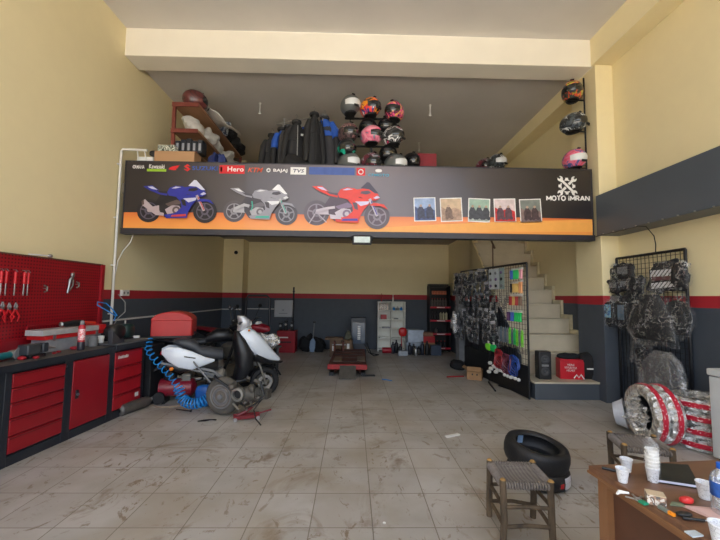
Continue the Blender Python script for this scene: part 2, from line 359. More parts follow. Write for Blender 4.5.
def bike(par, u, v, wb, c, label, kind=0, tilt=0):
    """a sport motorcycle print in side view, unit = wheelbase"""
    mt = {k: M('print_'+n, q, .35, var=.05) for k, (n, q) in c.items()}
    x0, z0 = sp(u, v); k = wb*.01497; s = []
    for cx in (0, 1.0):
        s += [('tyre', circ(cx, 0, .21)), ('rim', circ(cx, 0, .155)), ('dark', circ(cx, 0, .135))]
        s += [('rim', thick([(cx, 0), (cx+.15*cos(a), .15*sin(a))], .014)) for a in [.4+i*2*pi/5 for i in range(5)]]
        s += [('rim', circ(cx, 0, .07)), ('tyre', circ(cx, 0, .035))]
    s += [('metal', [(-.02,.0),(.0,.05),(.34,.13),(.36,.02),(.3,-.02),(0,-.03)])]
    s += [('dark', [(.18,.24),(.34,.27),(.62,.22),(.72,.0),(.66,-.12),(.3,-.12),(.2,0)])]
    s += [('metal', [(.3,.02),(.42,.1),(.55,.09),(.6,-.02),(.52,-.1),(.36,-.09)]), ('engine', circ(.5, .01, .07)), ('metal', circ(.5, .01, .035)), ('engine', [(.3,.12),(.5,.2),(.6,.16),(.56,.12),(.36,.08)])]
    s += [('dark', [(.22,.3),(.33,.34),(.36,.26),(.28,.2),(.16,.1),(.12,.13)])]
    s += [('body', [(-.1,.43),(.06,.45),(.2,.35),(.34,.32),(.33,.27),(.2,.29),(.02,.36)]), ('dark', [(.12,.37),(.24,.345),(.37,.35),(.36,.3),(.2,.32)]), ('light', [(-.02,.425),(.07,.43),(.16,.37),(.06,.385)])]
    s += [('body', [(.33,.33),(.37,.41),(.47,.45),(.6,.44),(.7,.4),(.69,.3),(.5,.25),(.36,.27)]), ('light', [(.4,.4),(.48,.435),(.58,.425),(.47,.4)]), ('body', [(.58,.35),(.7,.3),(.86,.26),(.96,.26),(1.02,.3),(1.0,.36),(.9,.46),(.8,.5),(.72,.44),(.62,.42)])]
    s += [('screen', [(.7,.45),(.8,.56),(.84,.555),(1.0,.38),(.94,.38),(.84,.44)]), ('dark', [(.72,.4),(.84,.42),(.88,.38),(.8,.35),(.7,.36)])]
    s += [('body', [(.5,.24),(.62,.3),(.84,.27),(.86,.2),(.78,.1),(.72,-.02),(.7,-.13),(.34,-.14),(.3,-.08),(.5,-.04),(.6,.06),(.58,.16)]), ('light', [(.62,.22),(.86,.24),(.84,.19),(.72,.15)]), ('dark', [(.58,.2),(.66,.2),(.68,.08),(.62,.1)]), ('accent', [(.44,-.08),(.68,-.06),(.69,-.1),(.42,-.115)])]
    s += [('metal', thick([(.86,.28),(1.0,.0)], .022)), ('accent', thick([(.885,.25),(1.0,.02)], .008)), ('body', [(.86,.17),(.93,.22),(1.1,.2),(1.17,.12),(1.05,.17),(.93,.165)]), ('light', [(.98,.34),(1.03,.31),(.96,.28),(.92,.3)])]
    if kind == 0: s += [('metal', [(-.1,.16),(-.04,.19),(.2,-.03),(.3,-.05),(.3,-.1),(.16,-.09),(-.08,.08)]), ('engine', [(-.1,.16),(-.06,.18),(-.05,.1),(-.09,.08)])]
    elif kind == 1: s += [('metal', thick([(.02,.03),(.2,.12),(.3,.1)], .03)), ('accent', thick([(.34,.2),(.36,.1),(.34,.02)], .01))]
    else: s += [('metal', thick([(-.1,-.19),(.0,.0),(.18,-.16)], .008)), ('metal', thick([(.0,.02),(.16,.07),(.3,.1)], .022)), ('metal', [(.22,-.02),(.4,-.04),(.42,-.09),(.24,-.1)])]
    s = [(m_, [(px*cos(tilt)-pz*sin(tilt), px*sin(tilt)+pz*cos(tilt)) for px, pz in q]) for m_, q in s]
    art('motorcycle_print', s, mt, par, x0, z0, k, label=label)
bike(SG, 151.5, 212, 55, {'tyre':('ink',(34,30,36)),'rim':('spoke1',(92,84,100)),'dark':('dk1',(30,26,34)),'metal':('mt1',(176,160,166)),'engine':('en1',(92,76,74)),'body':('bd1',(38,44,150)),'light':('lt1',(196,196,220)),'screen':('sc1',(206,208,226)),'accent':('ac1',(196,60,60))}, 'blue sport motorcycle print', 0)
bike(SG, 234.8, 212.6, 51.5, {'tyre':('ink2',(84,78,84)),'rim':('spoke2',(142,138,146)),'dark':('dk2',(70,64,72)),'metal':('mt2',(176,174,180)),'engine':('en2',(108,102,110)),'body':('bd2',(150,148,158)),'light':('lt2',(226,226,230)),'screen':('sc2',(232,232,236)),'accent':('ac2',(60,170,150))}, 'silver sport motorcycle print', 1, -.045)
bike(SG, 315.8, 214.3, 60, {'tyre':('ink3',(96,86,94)),'rim':('spoke3',(140,130,142)),'dark':('dk3',(92,76,88)),'metal':('mt3',(196,186,198)),'engine':('en3',(132,112,138)),'body':('bd3',(222,64,52)),'light':('lt3',(206,196,226)),'screen':('sc3',(74,68,84)),'accent':('ac3',(70,60,160))}, 'red sport motorcycle print', 2, -.05)
def lbl(s_, u, v, w, size, m, **k):
    x, z = sp(u, v); return text(s_, size, 'lettering', m, SG, (x, -.0045, z), width=w*.01497, **k)
def plate(name, u0, u1, v0, v1, m):
    b = B(); a, c = sp(u0, v1), sp(u1, v0); b.bx(a[0], c[0], -.0025, 0, a[1], c[1]); return b.o(name, m, SG)
lbl('\u24ce YAMAHA' if False else 'YAMAHA', 139.5, 168, 11, .075, m_pw, bold=.001)
x, z = sp(132.6, 167.7); B().torus((x, -.004, z), .02, .005, 'Y', 16, 6).o('round_emblem', m_pw, SG)
lbl('Kawasaki', 157, 167.6, 15, .09, m_pw, bold=.001); plate('green_bar', 147.5, 166.3, 170, 172.2, M('print_green', (150,190,50), .35))
x, z = sp(174, 169)
art('wing_emblem', [('r', [(-.09,-.02),(-.07,.01),(-.02,.03),(.1,.055),(.06,.03),(.085,.03),(.05,.01),(.07,.008),(.03,-.01),(.04,-.03),(.0,-.035),(-.05,-.03)])], {'r': m_pr}, SG, x, z, .9)
x, z = sp(187, 168.6)
art('s_emblem', [('r', [(-.05,.02),(0,.055),(.05,.02),(.02,.02),(0,.03),(-.01,.022),(.05,-.02),(0,-.055),(-.05,-.02),(-.02,-.02),(0,-.03),(.01,-.022)])], {'r': m_pr}, SG, x, z, 1)
lbl('SUZUKI', 204.5, 169.3, 25, .085, m_pb, bold=.001)
plate('red_plate', 218.8, 243.5, 166.2, 174.3, m_pr); lbl('Hero', 234.5, 170.2, 16, .1, m_pw, bold=.0015); plate('white_mark', 219.6, 221.3, 168, 172.5, m_pw)
lbl('KTM', 253.5, 171, 15, .095, M('print_ktm', (226,88,50), .35), bold=.0015, shear=.3)
x, z = sp(267.2, 171); B().torus((x, -.004, z), .024, .009, 'Y', 16, 6).o('round_emblem', m_pw, SG)
lbl('BAJAJ', 279, 171.3, 14, .062, m_pw, bold=.0015)
plate('white_plate', 289, 304.5, 168, 175.2, m_pw); lbl('TVS', 296.5, 171.8, 11, .075, M('print_navy', (40,46,80), .4), bold=.001, shear=.2)
plate('blue_plate', 307.5, 353, 168.3, 175.2, M('print_blue2', (62,86,156), .35))
plate('red_badge', 354.8, 363.5, 168.6, 176.2, m_pr); x, z = sp(359.2, 172.6); B().torus((x, -.005, z), .035, .008, 'Y', 20, 6).o('badge_ring', m_pw, SG)
x, z = sp(377, 171.3); B().blob((x, -.003, z), (.1, .003, .05)).o('oval_emblem', m_pw, SG)
lbl('CFMOTO', 377, 176, 21, .055, M('print_cyan', (60,160,190), .35), bold=.001)
LT = {'M': [[(0,0),(0,1)],[(0,.95),(.5,.25)],[(.5,.25),(1,.95)],[(1,1),(1,0)]], 'O': [[(.5+.5*sin(a*pi/6),.5+.5*cos(a*pi/6)) for a in range(13)]], 'T': [[(0,1),(1,1)],[(.5,1),(.5,0)]],
 'i': [[(.5,0),(.5,.72)],[(.5,.9),(.5,1.05)]], 'R': [[(0,0),(0,1)],[(0,1),(.7,1),(.95,.76),(.7,.5),(0,.5)],[(.45,.5),(1,0)]], 'A': [[(0,0),(.5,1)],[(.5,1),(1,0)],[(.22,.32),(.78,.32)]], 'N': [[(0,0),(0,1)],[(0,1),(1,0)],[(1,0),(1,1)]]}
x, z = sp(546.8, 201.6); sh = []
for ch, w_ in zip('MOTO iMRAN', (.062,.058,.05,.058,.012,.016,.062,.05,.06,.054)):
    for st_ in LT.get(ch, []): sh.append(('w', thick([(x+px*w_, z+pz*.066) for px, pz in st_], .0095)))
    x += w_+.0165
art('lettering', sh, {'w': m_pw}, SG, 0, 0, 1)
# crossed wrenches over a gear
x, z = sp(567.6, 187); sh = []
gear = []
for i in range(8):
    for da, r in ((-.24, .098), (-.15, .124), (.15, .124), (.24, .098)): gear.append((r*cos(i*pi/4+pi/8*0+da+pi/8*2), r*sin(i*pi/4+da+pi/8*2)))
dkm = M('print_dark', (40,35,37), .35)
sh += [('w', gear), ('d', circ(0, 0, .08))]
for s_ in (1, -1):
    a = s_*pi/4; ca, sa = cos(a), sin(a)
    def rt(q): return [(px*ca-pz*sa, px*sa+pz*ca) for px, pz in q]
    sh.append(('d', rt([(-.1,-.03),(.1,-.03),(.1,.03),(-.1,.03)])))
    sh.append(('w', rt([(-.12,-.018),(.12,-.018),(.12,.018),(-.12,.018)])))
    for e in (1, -1): sh += [('w', rt(circ(e*.145, 0, .04, 14))), ('d', rt([(e*.15,-.014),(e*.2,-.018),(e*.2,.018),(e*.15,.014)]))]
art('wrench_emblem', sh, {'w': m_pw, 'd': dkm}, SG, x, z, 1.05)
for i, (uc, vc, rot, cols) in enumerate([(423.5, 210.8, .04, ((150,170,205),(70,84,130),(60,62,84))), (450, 211.2, .05, ((196,170,140),(170,140,120),(120,96,84))), (478, 211.8, -.03, ((150,176,160),(176,184,176),(60,62,70))), (504, 212, .03, ((214,196,196),(196,40,44),(90,60,70))), (530, 212.4, .05, ((120,126,120),(126,104,100),(70,52,56)))]):
    x, z = sp(uc, vc)
    w_, h_ = .165, .18
    def rr(q): return [(px*cos(rot)-pz*sin(rot), px*sin(rot)+pz*cos(rot)) for px, pz in q]
    mats = {'w': m_pw, 'a': M(f'photo_sky_{i}', cols[0], .4, var=.2), 'b': M(f'photo_mid_{i}', cols[1], .4, var=.35, sc=20), 'c': M(f'photo_dark_{i}', cols[2], .4, var=.4, sc=25), 's': M('photo_skin', (180,150,130), .4)}
    r_ = random.Random(i)
    sh = [('w', rr([(-w_,-h_),(w_,-h_),(w_,h_),(-w_,h_)])), ('a', rr([(-w_+.014,-h_+.014),(w_-.014,-h_+.014),(w_-.014,h_-.014),(-w_+.014,h_-.014)])), ('b', rr([(-w_+.014,-h_+.014),(w_-.014,-h_+.014),(w_-.014,-.02),(.05,.03),(-.06,-.01),(-w_+.014,.05)]))]
    for cx in {0: (-.06, .07), 1: (-.04,), 2: (-.1, 0, .1), 3: (-.07, .05), 4: (-.05, .06)}[i]:
        sh += [('c', rr([(cx-.05,-.13),(cx+.05,-.13),(cx+.055,-.02),(cx+.02,.04),(cx-.03,.04),(cx-.055,-.03)])), ('s', rr(circ(cx, .055, .02, 10))), ('c', rr(circ(cx-.03, -.12, .028, 10))), ('c', rr(circ(cx+.04, -.12, .028, 10)))]
    art('photo_print', sh, mats, SG, x, z, 1)
# floodlight under the sign
fl = T('floodlight', 'small square floodlight hung under the long sign board', 'lamp', (.125, 5.2, 2.36))
B().box((0, 0, -.055), (.28, .05, .13), rx=.25).o('housing', m_black, fl, bev=.008)
B().box((0, -.03, -.05), (.23, .006, .085), rx=.25).o('lamp_glass', M('frosted_glass', (214,228,226), .2), fl)
b = B(); b.tube([(-.15, .0, -.06), (-.15, 0, .0), (-.13, .02, .012), (.13, .02, .012), (.15, 0, 0), (.15, 0, -.06)], .008); b.o('bracket', m_blackm, fl)
# cable clipped under the fascia, running to the glove rack
pts = [(3.4, 5.2, 2.35), (3.6, 5.18, 2.42)] + [(3.61, 5.1-.08*i, 2.425-.006*(i % 2)) for i in range(9)] + [(3.66, 4.4, 2.41), (3.8, 4.45, 2.3), (3.86, 4.5, 2.2), (3.87, 4.52, 2.08)]
o = B().tube(pts, .006, 6).o('hanging_cable', m_black); tag(o, 'thin black cable running under the dark fascia down to the glove rack', 'cable')
b = B()
for i in range(14): b.box((3.615, 5.1-.2*i, 2.436), (.02, .012, .014))
b.o('cable_clip', m_steel, o)
# white conduit, trunking and cables on the left wall
pw = M('pvc_white', (214,212,208), .4, var=.03)
o = T('conduit_pipe', 'white plastic conduit climbing the cream wall beside the sign', 'pipe', (-3.46, 5.3, .9))
B().tube([(0, 0, .0), (0, 0, 2.7), (.02, 0, 2.73), (.38, 0, 2.72)], .018, 10).o('pipe', pw, o)
[B().box((-.02, 0, z), (.04, .05, .02)).o('pipe_clip', pw, o) for z in (.3, 1.0, 1.7, 2.5)]
o = T('wall_trunking', 'thin white cable trunking along the slate lower wall and back corner', 'trunking', (-3.49, 5.2, 1.1))
B().bx(-.005, .02, -.05, 4.58, -.012, .012).o('trunking_run', pw, o)
B().bx(.0, .52, 4.57, 4.595, -.012, .012).o('trunking_run', pw, o)
B().bx(.53, 1.37, 5.075, 5.095, -.012, .012).o('trunking_run', pw, o)
o = T('wall_socket', 'white double power socket on the red stripe by the conduit', 'socket', (-3.497, 5.6, 1.5))
B().bx(0, .04, -.09, .09, -.045, .045).o('face_plate', pw, o, bev=.006)
b = B(); [b.lathe([(.02, 0), (.02, .004)], 14, (.04, y, 0), 'X') for y in (-.045, .045)]; b.o('socket_hole', m_grey, o)
tag(B().tube([(-3.47, 5.34, 1.75), (-3.45, 5.36, 1.98), (-3.4, 5.38, 2.12), (-3.3, 5.38, 2.25), (-3.25, 5.36, 2.37)], .007, 6).o('loose_cable', pw), 'loose white cable bending from the conduit up to the sign', 'cable')
tag(B().tube([(-3.46, 5.42, 1.48), (-3.4, 5.5, 1.36), (-3.38, 5.48, 1.22), (-3.42, 5.4, 1.14), (-3.46, 5.37, 1.05), (-3.44, 5.4, .93)], .006, 6).o('power_cord', M('grey_cord', (150,150,150), .5)), 'thin grey power cord looping down from the wall socket', 'cable')

# ---------- helmets ----------
def sphpt(az, el, rx=.128, ry=.165, rz=.135):
    # face looks along -y
    x = cos(el)*sin(az)*rx; y = -cos(el)*cos(az)*ry; z = sin(el)*rz
    if y > 0: z *= 1+.0*y; y *= 1.02
    if el < 0 and y < 0: y *= 1-.06*el
    return Vector((x, y, z+.135))
def helmet_parts(t, shell, visor, trim):
    b = B(); n, m = 26, 14; vs = []; el0 = -1.0
    for i in range(m+1):
        el = el0+(pi/2-el0)*i/m
        for j in range(n): vs.append(sphpt(2*pi*j/n, el))
    b.add(vs, [(i*n+j, i*n+(j+1) % n, (i+1)*n+(j+1) % n, (i+1)*n+j) for i in range(m) for j in range(n)])
    b.o('shell', shell, t)
    b = B(); q = []
    for i in range(7):
        for j in range(13):
            az = -1.1+2.2*j/12; el = -.42+.66*i/6 - (.12*(abs(az)/1.25)**2 if i == 6 else 0) + (.14*(abs(az)/1.25)**2 if i == 0 else 0)
            p = sphpt(az, el); c = Vector((0,0,.135)); q.append(c+(p-c)*1.035)
    b.add(q, [(i*13+j, i*13+j+1, (i+1)*13+j+1, (i+1)*13+j) for i in range(6) for j in range(12)])
    b.o('visor', visor, t)
    b = B(); pts = [sphpt(a, -1.0) for a in [2*pi*j/24 for j in range(24)]]; b.tube(pts, .009, 6, closed=True); b.o('neck_trim', trim, t)
    b = B(); b.add([Vector((p.x*.98, p.y*.98, p.z+.01)) for p in pts], [tuple(range(24))]); b.o('lining', m_fab, t)
    b = B(); b.box((0, -.178, .062), (.07, .016, .03), rx=.2); b.o('chin_vent', trim, t, bev=.004)
    B().box((0, -.075, .246), (.045, .06, .012), rx=-.5).o('top_vent', trim, t, bev=.004)
vis_s = M('silver_visor', (214,216,218), .3, .1, var=.05); vis_d = M('smoke_visor', (28,30,34), .1, coat=.8)
HC = {
 'grey': M('helmet_grey', (96,100,100), .3, coat=.5), 'matt': M('helmet_matt_black', (22,22,25), .5),
 'multi': pattern('helmet_multi', [(30,30,44),(240,150,30),(226,60,60),(60,60,130),(235,225,210)], 5),
 'pinkyel': pattern('helmet_pink_mix', [(216,60,120),(40,36,50),(232,90,140),(240,200,80),(90,40,120)], 7),
 'brown': pattern('helmet_brown', [(48,38,40),(96,76,78),(34,30,34),(150,110,110),(60,48,50)], 9),
 'pink': pattern('helmet_pink', [(226,108,140),(240,150,170),(226,108,140),(120,120,136),(232,120,150)], 3),
 'bw': pattern('helmet_black_white', [(28,28,30),(60,62,64),(225,225,225),(30,30,34),(214,70,110)], 6),
 'teal': pattern('helmet_teal', [(22,24,28),(22,24,28),(40,170,140),(26,28,32)], 3.2),
 'red': pattern('helmet_red', [(34,26,32),(110,40,56),(150,150,160),(40,32,40)], 8),
 'neon': pattern('helmet_neon', [(32,36,34),(70,76,70),(222,80,50),(190,196,60),(36,36,40)], 8),
 'dkw': pattern('helmet_dark_white', [(34,38,42),(70,80,88),(34,36,40),(215,220,222),(44,48,52)], 8),
 'rose': pattern('helmet_rose', [(226,90,120),(232,120,150),(90,100,160),(228,100,130)], 6),
 'maroon': pattern('helmet_maroon', [(70,34,38),(96,46,48),(60,28,34)], 4),
}
H0 = None
def helmet(key, vis, lab, loc, rz, grp=None, tilt=0, sc=1.0):
    global H0
    if H0 is None:
        H0 = T('helmet', lab, 'helmet', loc, rz, grp); helmet_parts(H0, HC[key], vis, m_black); h = H0
    else:
        h = dup(H0, loc, label=lab); repaint(h, {'shell': HC[key], 'visor': vis})
    h['group'] = grp or 'helmets on display'; h.rotation_euler = (tilt, 0, rz); h.scale = (sc*1.2,)*3; h.location.z -= .025
    return h
G1 = 'helmets on the tiered display rack'
dz = -.135
for key, vis, lab, x, z, rz in [
 ('grey', vis_s, 'grey helmet with silver visor at the top left of the tiered rack', -.08, 4.62, .5),
 ('multi', vis_d, 'black helmet with orange, red and blue graphics at top centre of the rack', .25, 4.59, .7),
 ('pinkyel', vis_d, 'pink and purple graphic helmet at the top right of the tiered rack', .65, 4.53, -.5),
 ('matt', vis_d, 'plain black helmet tucked under the orange graphic helmet', .22, 4.32, .2),
 ('matt', vis_d, 'plain black helmet tucked under the pink and purple helmet', .56, 4.35, -.6),
 ('brown', vis_d, 'brown graphic helmet at the left end of the middle tier', -.11, 4.15, .6),
 ('pink', vis_d, 'light pink helmet in the centre of the middle tier', .27, 4.12, .9),
 ('bw', vis_d, 'black helmet with white and pink marks at right of the middle tier', .63, 4.11, .8),
 ('teal', vis_d, 'black helmet with a teal green band under the brown helmet', -.13, 3.88, .3),
 ('matt', vis_d, 'plain black helmet under the black and white helmet', .57, 3.87, -.3),
 ('grey', vis_s, 'grey helmet with silver visor at bottom left of the rack', -.09, 3.66, .9),
 ('red', vis_d, 'dark helmet with red and silver marks at bottom centre of the rack', .27, 3.66, .6),
 ('grey', vis_s, 'grey helmet with silver visor at bottom right of the rack', .67, 3.65, .9)]:
    y = 5.75 if key != 'matt' else 5.92
    helmet(key, vis, lab, (x, y, z+dz), rz, G1)
G2 = 'helmets on the pole by the right wall'
for key, vis, lab, z, rz in [('neon', vis_d, 'black helmet with orange and yellow marks on top of the wall pole', 4.76, -.5), ('dkw', vis_d, 'dark helmet with white streaks midway up the wall pole', 4.25, .6), ('rose', vis_s, 'rose pink helmet with silver visor at the foot of the wall pole', 3.66, .1)]:
    helmet(key, vis, lab, (3.44, 5.45, z+dz), rz, G2)
helmet('dkw', vis_s, 'dark helmet with silver visor on the far stand by the mezzanine wall', (2.85, 7.0, 4.06), .5)
helmet('red', vis_d, 'dark red helmet half hidden beside the far mezzanine stand', (2.72, 7.35, 4.1), .4)
helmet('maroon', vis_d, 'maroon helmet lying on top of the mezzanine shelving', (-2.68, 5.9, 4.6), 2.2)
helmet('matt', vis_d, 'plain black helmet on the mezzanine behind the tiered rack', (1.0, 6.2, 3.72), .3)
# helmet rack
t = T('helmet_rack', 'black metal tiered rack holding helmets behind the sign', 'rack', (.28, 5.9, 3.15))
B().bx(-.02, .02, -.02, .02, 0, 1.42).o('post', m_blackm, t)
B().bx(-.42, .42, -.25, .1, 0, .03).o('base', m_blackm, t)
for z, x0, x1 in ((1.33, -.45, .5), (1.02, -.4, .46), (.58, -.42, .45), (.85, -.4, .46), (.36, -.42, .45)):
    B().bx(x0, x1, -.015, .015, z-.012, z+.012).o('shelf_bar', m_blackm, t)
for x in (-.36, .36): B().bx(x-.01, x+.01, -.01, .01, .03, 1.33).o('upright', m_blackm, t)
b = B()
for z in (1.32, .84, .36):
    for x in (-.36, 0, .36): b.bx(x-.07, x+.07, -.26, .0, z-.012, z)
b.o('helmet_shelf', m_blackm, t)
t = T('helmet_pole', 'tall black pole with arms for helmets by the right wall', 'pole', (3.63, 5.45, 3.15))
B().cyl((0,0,0), (0,0,1.85), .013, n=8).o('pole', m_blackm, t)
for z in (.38, .97, 1.48): B().bx(-.3, 0, -.012, .012, z-.006, z+.006).o('arm', m_blackm, t)
t = T('helmet_stand', 'short black helmet stand on the far right of the mezzanine', 'stand', (2.95, 7.15, 3.15))
B().cyl((.1,0,0), (.1,0,1.25), .012, n=8).o('pole', m_blackm, t); B().bx(-.34, .1, -.18, .25, .895, .91).o('arm', m_blackm, t)

# ---------- mezzanine shelving on the left ----------
m_wood = M('shelf_wood', (150,112,84), .6, var=.15, sc=6, stretch=(1,.15,1)); m_post = M('brick_red_paint', (112,50,40), .55)
t = T('storage_shelving', 'brick red shelving with three boards along the mezzanine side wall', 'shelf', (-2.76, 5.75, 3.15))
for z in (1.44, 1.0, .62):
    B().bx(-.21, .21, 0, 2.3, z-.02, z+.015).o('shelf_board', m_wood, t); B().bx(-.215, .215, -.02, 0, z-.05, z+.018).o('front_rail', m_post, t)
for x in (-.19, .19):
    for y in (.02, 2.26): 
        if not (x > 0 and y < 1): B().bx(x-.025, x+.025, y-.02, y+.02, 0, 1.44).o('post', m_post, t)
B().bx(-.2, .2, 2.27, 2.29, 0, 1.44).o('back_panel', M('shelf_dark_board', (70,58,50), .7), t)  # dark brown board closing the far end of the shelving
m_bag = bagmat('milky_bag', (226,224,220), .35)
for i, (x, y, z, d) in enumerate([(-2.72, 5.98, 4.17, (.3, .3, .3)), (-2.65, 6.35, 4.17, (.32, .35, .26)), (-2.66, 6.75, 4.17, (.3, .36, .24)), (-2.64, 7.2, 4.17, (.3, .4, .22)), (-2.64, 7.65, 4.17, (.3, .36, .2))]):
    o = B().blob((0,0,d[2]/2), d, .05, i, pw=2.6, fr=7).o('wrapped_bundle', M('white_goods', (188,186,182), .6, bump=.5), loc=(x,y,z))
    tag(o, 'milky plastic wrapped bundle on the middle shelf of the mezzanine shelving', 'bundle', 'plastic wrapped bundles on the middle shelf')
dkb = M('dark_carton', (34,38,48), .5, var=.3, sc=30)
for i in range(5):
    t = T('oil_carton', 'dark blue carton with pale print on the lowest mezzanine shelf board', 'carton', (-2.88+.09*i, 5.86, 3.785), 0, 'dark cartons on the lowest shelf board')
    B().bx(-.04, .04, -.08, .1, 0, .2+.02*(i % 3)).o('carton', dkb, t, bev=.003); B().bx(-.018, .018, -.082, -.079, .04, .16).o('print', M('pale_print', (150,156,166), .5), t)
tag(B().blob((0,0,.12), (.26,.5,.22), .06, 5).o('blue_bag', M('blue_sheet', (34,48,104), .5, var=.3)), 'crumpled blue plastic bag at the foot of the mezzanine shelving', 'bag'); bpy.data.objects['blue_bag'].location = (-2.42, 5.78, 3.15+.5); 
tag(B().bx(-.3, .3, -.12, .12, 0, .5).o('low_cabinet', M('tan_wood', (176,136,98), .55, sc=5, stretch=(.2,1,1)), bev=.006, loc=(-2.72, 5.5, 3.151)), 'tan wooden low cabinet just behind the sign below the shelving', 'cabinet')
bpy.data.objects['blue_bag'].location = (-2.25, 5.85, 3.16); bpy.data.objects['blue_bag'].scale = (1,1,2.6)
b = B()
for i in range(7):
    y = i*.16; b.loft([((-.2, y, .0), (0,.001,0), (0,0,.001)), ((0, y+.1, .06-.05*i*.1), (0,.12,0), (0,0,.02))], 8) if False else None
q = []; nx, ny = 10, 14
for i in range(ny):
    for j in range(nx):
        u_, v_ = j/(nx-1), i/(ny-1)
        x = -.22+.5*u_ + .1*v_; y = .0+.75*v_; z = .05+.04*sin(6*v_+3*u_)-.28*max(0, u_-.35)**1.3 + .03*noise.noise(Vector((u_*4, v_*5, 2)))
        q.append((x, y, z))
b.add(q, [(i*nx+j, i*nx+j+1, (i+1)*nx+j+1, (i+1)*nx+j) for i in range(ny-1) for j in range(nx-1)])
o = b.o('folded_sheet', M('white_sheet', (206,202,196), .7)); o.location = (-2.55, 6.0, 4.625); md = o.modifiers.new('s', 'SOLIDIFY'); md.thickness = .012
tag(o, 'white folded sheet draped over the top shelf beside the maroon helmet', 'sheet')
tag(B().blob((0,0,.11), (.3,.28,.22), .05, 3).o('silver_pouch', pattern('silver_blue', [(190,200,210),(60,80,110),(150,160,170)], 8)), 'silver and blue pouch on the top mezzanine shelf past the sheet', 'bag'); bpy.data.objects['silver_pouch'].location = (-2.6, 6.85, 4.61)
for i, (y, l) in enumerate([(7.15, .35), (7.55, .4), (7.9, .3)]):
    tag(B().blob((0,0,.12), (.34,l,.25), .04, i+9).o('black_bundle', m_fab, loc=(-2.6, y, 4.61)), 'black wrapped bundle at the far end of the top mezzanine shelf', 'bundle', 'black bundles on the top shelf')
# odds and ends at the mezzanine edge left of the cabinet
t = T('white_router_box', 'white plastic box with cables by the conduit end above the sign', 'box', (-3.2, 5.5, 3.151))
B().bx(-.1, .14, -.08, .08, 0, .42).o('box_body', m_white, t, bev=.01); B().tube([(-.06,-.09,.3), (-.08,-.11,.5), (.02,-.1,.52), (.06,-.09,.3)], .01).o('cable_loop', m_white, t)
t = T('hand_mirror', 'black oval mirror on a stalk at the end of the conduit', 'mirror', (-3.03, 5.46, 3.151))
B().tube([(0.06,0,0), (.02,0,.3), (-.02, 0, .44)], .01).o('stalk', m_steel, t); B().blob((-.03,0,.48), (.15,.04,.1), rz=.2).o('mirror_head', m_black, t)
tag(B().bx(-.13,.13,-.06,.06,0,.12).o('papers_box', pattern('printed_box', [(180,190,180),(60,70,60),(210,210,200),(90,110,90)], 14), loc=(-2.88, 5.5, 3.652), bev=.004), 'small printed box standing on the tan cabinet', 'box')

# ---------- riding jackets ----------
m_jk = M('jacket_black', (28,28,31), .7, bump=.3); m_jb = M('jacket_blue', (36,84,176), .6); m_jg = M('jacket_charcoal', (48,48,52), .75, bump=.3)
def jacket(lab, loc, rz, body, yoke, patch=None, w=.24):
    t = T('riding_jacket', lab, 'jacket', loc, rz, 'riding jackets hung on the mezzanine rail')
    secs = [(-.85,w*1.15,.09),(-.6,w*1.06,.09),(-.35,w*.95,.085),(-.17,w*.84,.08),(-.08,w*.66,.07),(.0,w*.36,.06),(.05,w*.28,.055)]
    B().loft([((.01*sin(z*30),.01*cos(z*17),z),(a,0,0),(0,c,0)) for z,a,c in secs], 22).o('jacket_body', body, t)
    B().loft([((0,0,z),(a*1.04,0,0),(0,c*1.08,0)) for z,a,c in [(-.3,w*.93,.085),(-.17,w*.84,.08),(-.08,w*.66,.07),(.0,w*.36,.06)]], 18).o('yoke', yoke, t)
    for s_ in (-1, 1): B().tube([(s_*w*.62,0,-.07), (s_*w*.95,-.01,-.2), (s_*w*1.2,-.03,-.45), (s_*w*1.3,-.07,-.8)], [.05,.062,.055,.045], 10).o('sleeve', body, t)
    if yoke is not body:
        for s_ in (-1, 1): B().tube([(s_*w*.6,-.005,-.06), (s_*w*.95,-.015,-.2), (s_*w*1.1,-.03,-.34)], [.056,.069,.064], 10).o('sleeve_yoke', yoke, t)
    b = B(); b.torus((0,0,.05), .065, .018, n=16, m=8, fl=1.6); b.o('collar', body, t)
    if True: B().tube([(0,0,.03),(0,0,.13),(.02,0,.16),(.0,0,.19),(-.02,0,.17)], .005, 6).o('hanger_hook', m_steel, t)
    b = B(); b.box((0,-.113,-.4), (.012,.01,.7)); b.o('zip', m_black if patch is None else m_steel, t)
    if patch: b = B(); b.box((w*.62,-.105,-.2), (.1,.015,.035)); b.o('patch', m_white, t)
jacket('plain black riding jacket at the outer end of the rail with a small white tab', (-1.47, 6.3, 4.28), .5, m_jk, m_jk, 1, .16)
jacket('black riding jacket with a blue collar area second on the rail', (-1.28, 6.2, 4.35), .6, m_jk, m_jb, None, .13)
jacket('charcoal riding jacket third along the rail', (-1.14, 6.08, 4.34), .9, m_jg, m_jg, None, .15)
jacket('black riding jacket with white chest tab fourth along the rail', (-.99, 5.98, 4.38), .35, m_jk, m_jk, 1, .17)
jacket('black riding jacket with a blue shoulder behind the hooded one', (-.78, 6.15, 4.44), .3, m_jk, m_jb, None, .17)
jacket('black riding jacket with bright blue yoke nearest the helmet rack', (-.52, 6.05, 4.5), -.25, m_jg, m_jb, None, .2)
jacket('tall black hooded jacket in front of the blue yoke jacket', (-.68, 5.86, 4.46), .5, m_jk, m_jk, None, .12)
t = T('clothes_rail', 'chrome clothes rail rising above the riding jackets', 'rail', (-.97, 6.06, 3.15))
B().cyl((-.42,.2,1.37), (.5,-.1,1.42), .012).o('rail_bar', m_steel, t)
for x, y in ((-.28,.15), (.42,-.06)): B().cyl((x,y,0), (x,y,1.46), .014).o('upright', m_steel, t)
b = B(); b.box((-.28,.15,.015), (.06,.5,.03)); b.box((.42,-.06,.015), (.06,.5,.03)); b.o('foot', m_steel, t)
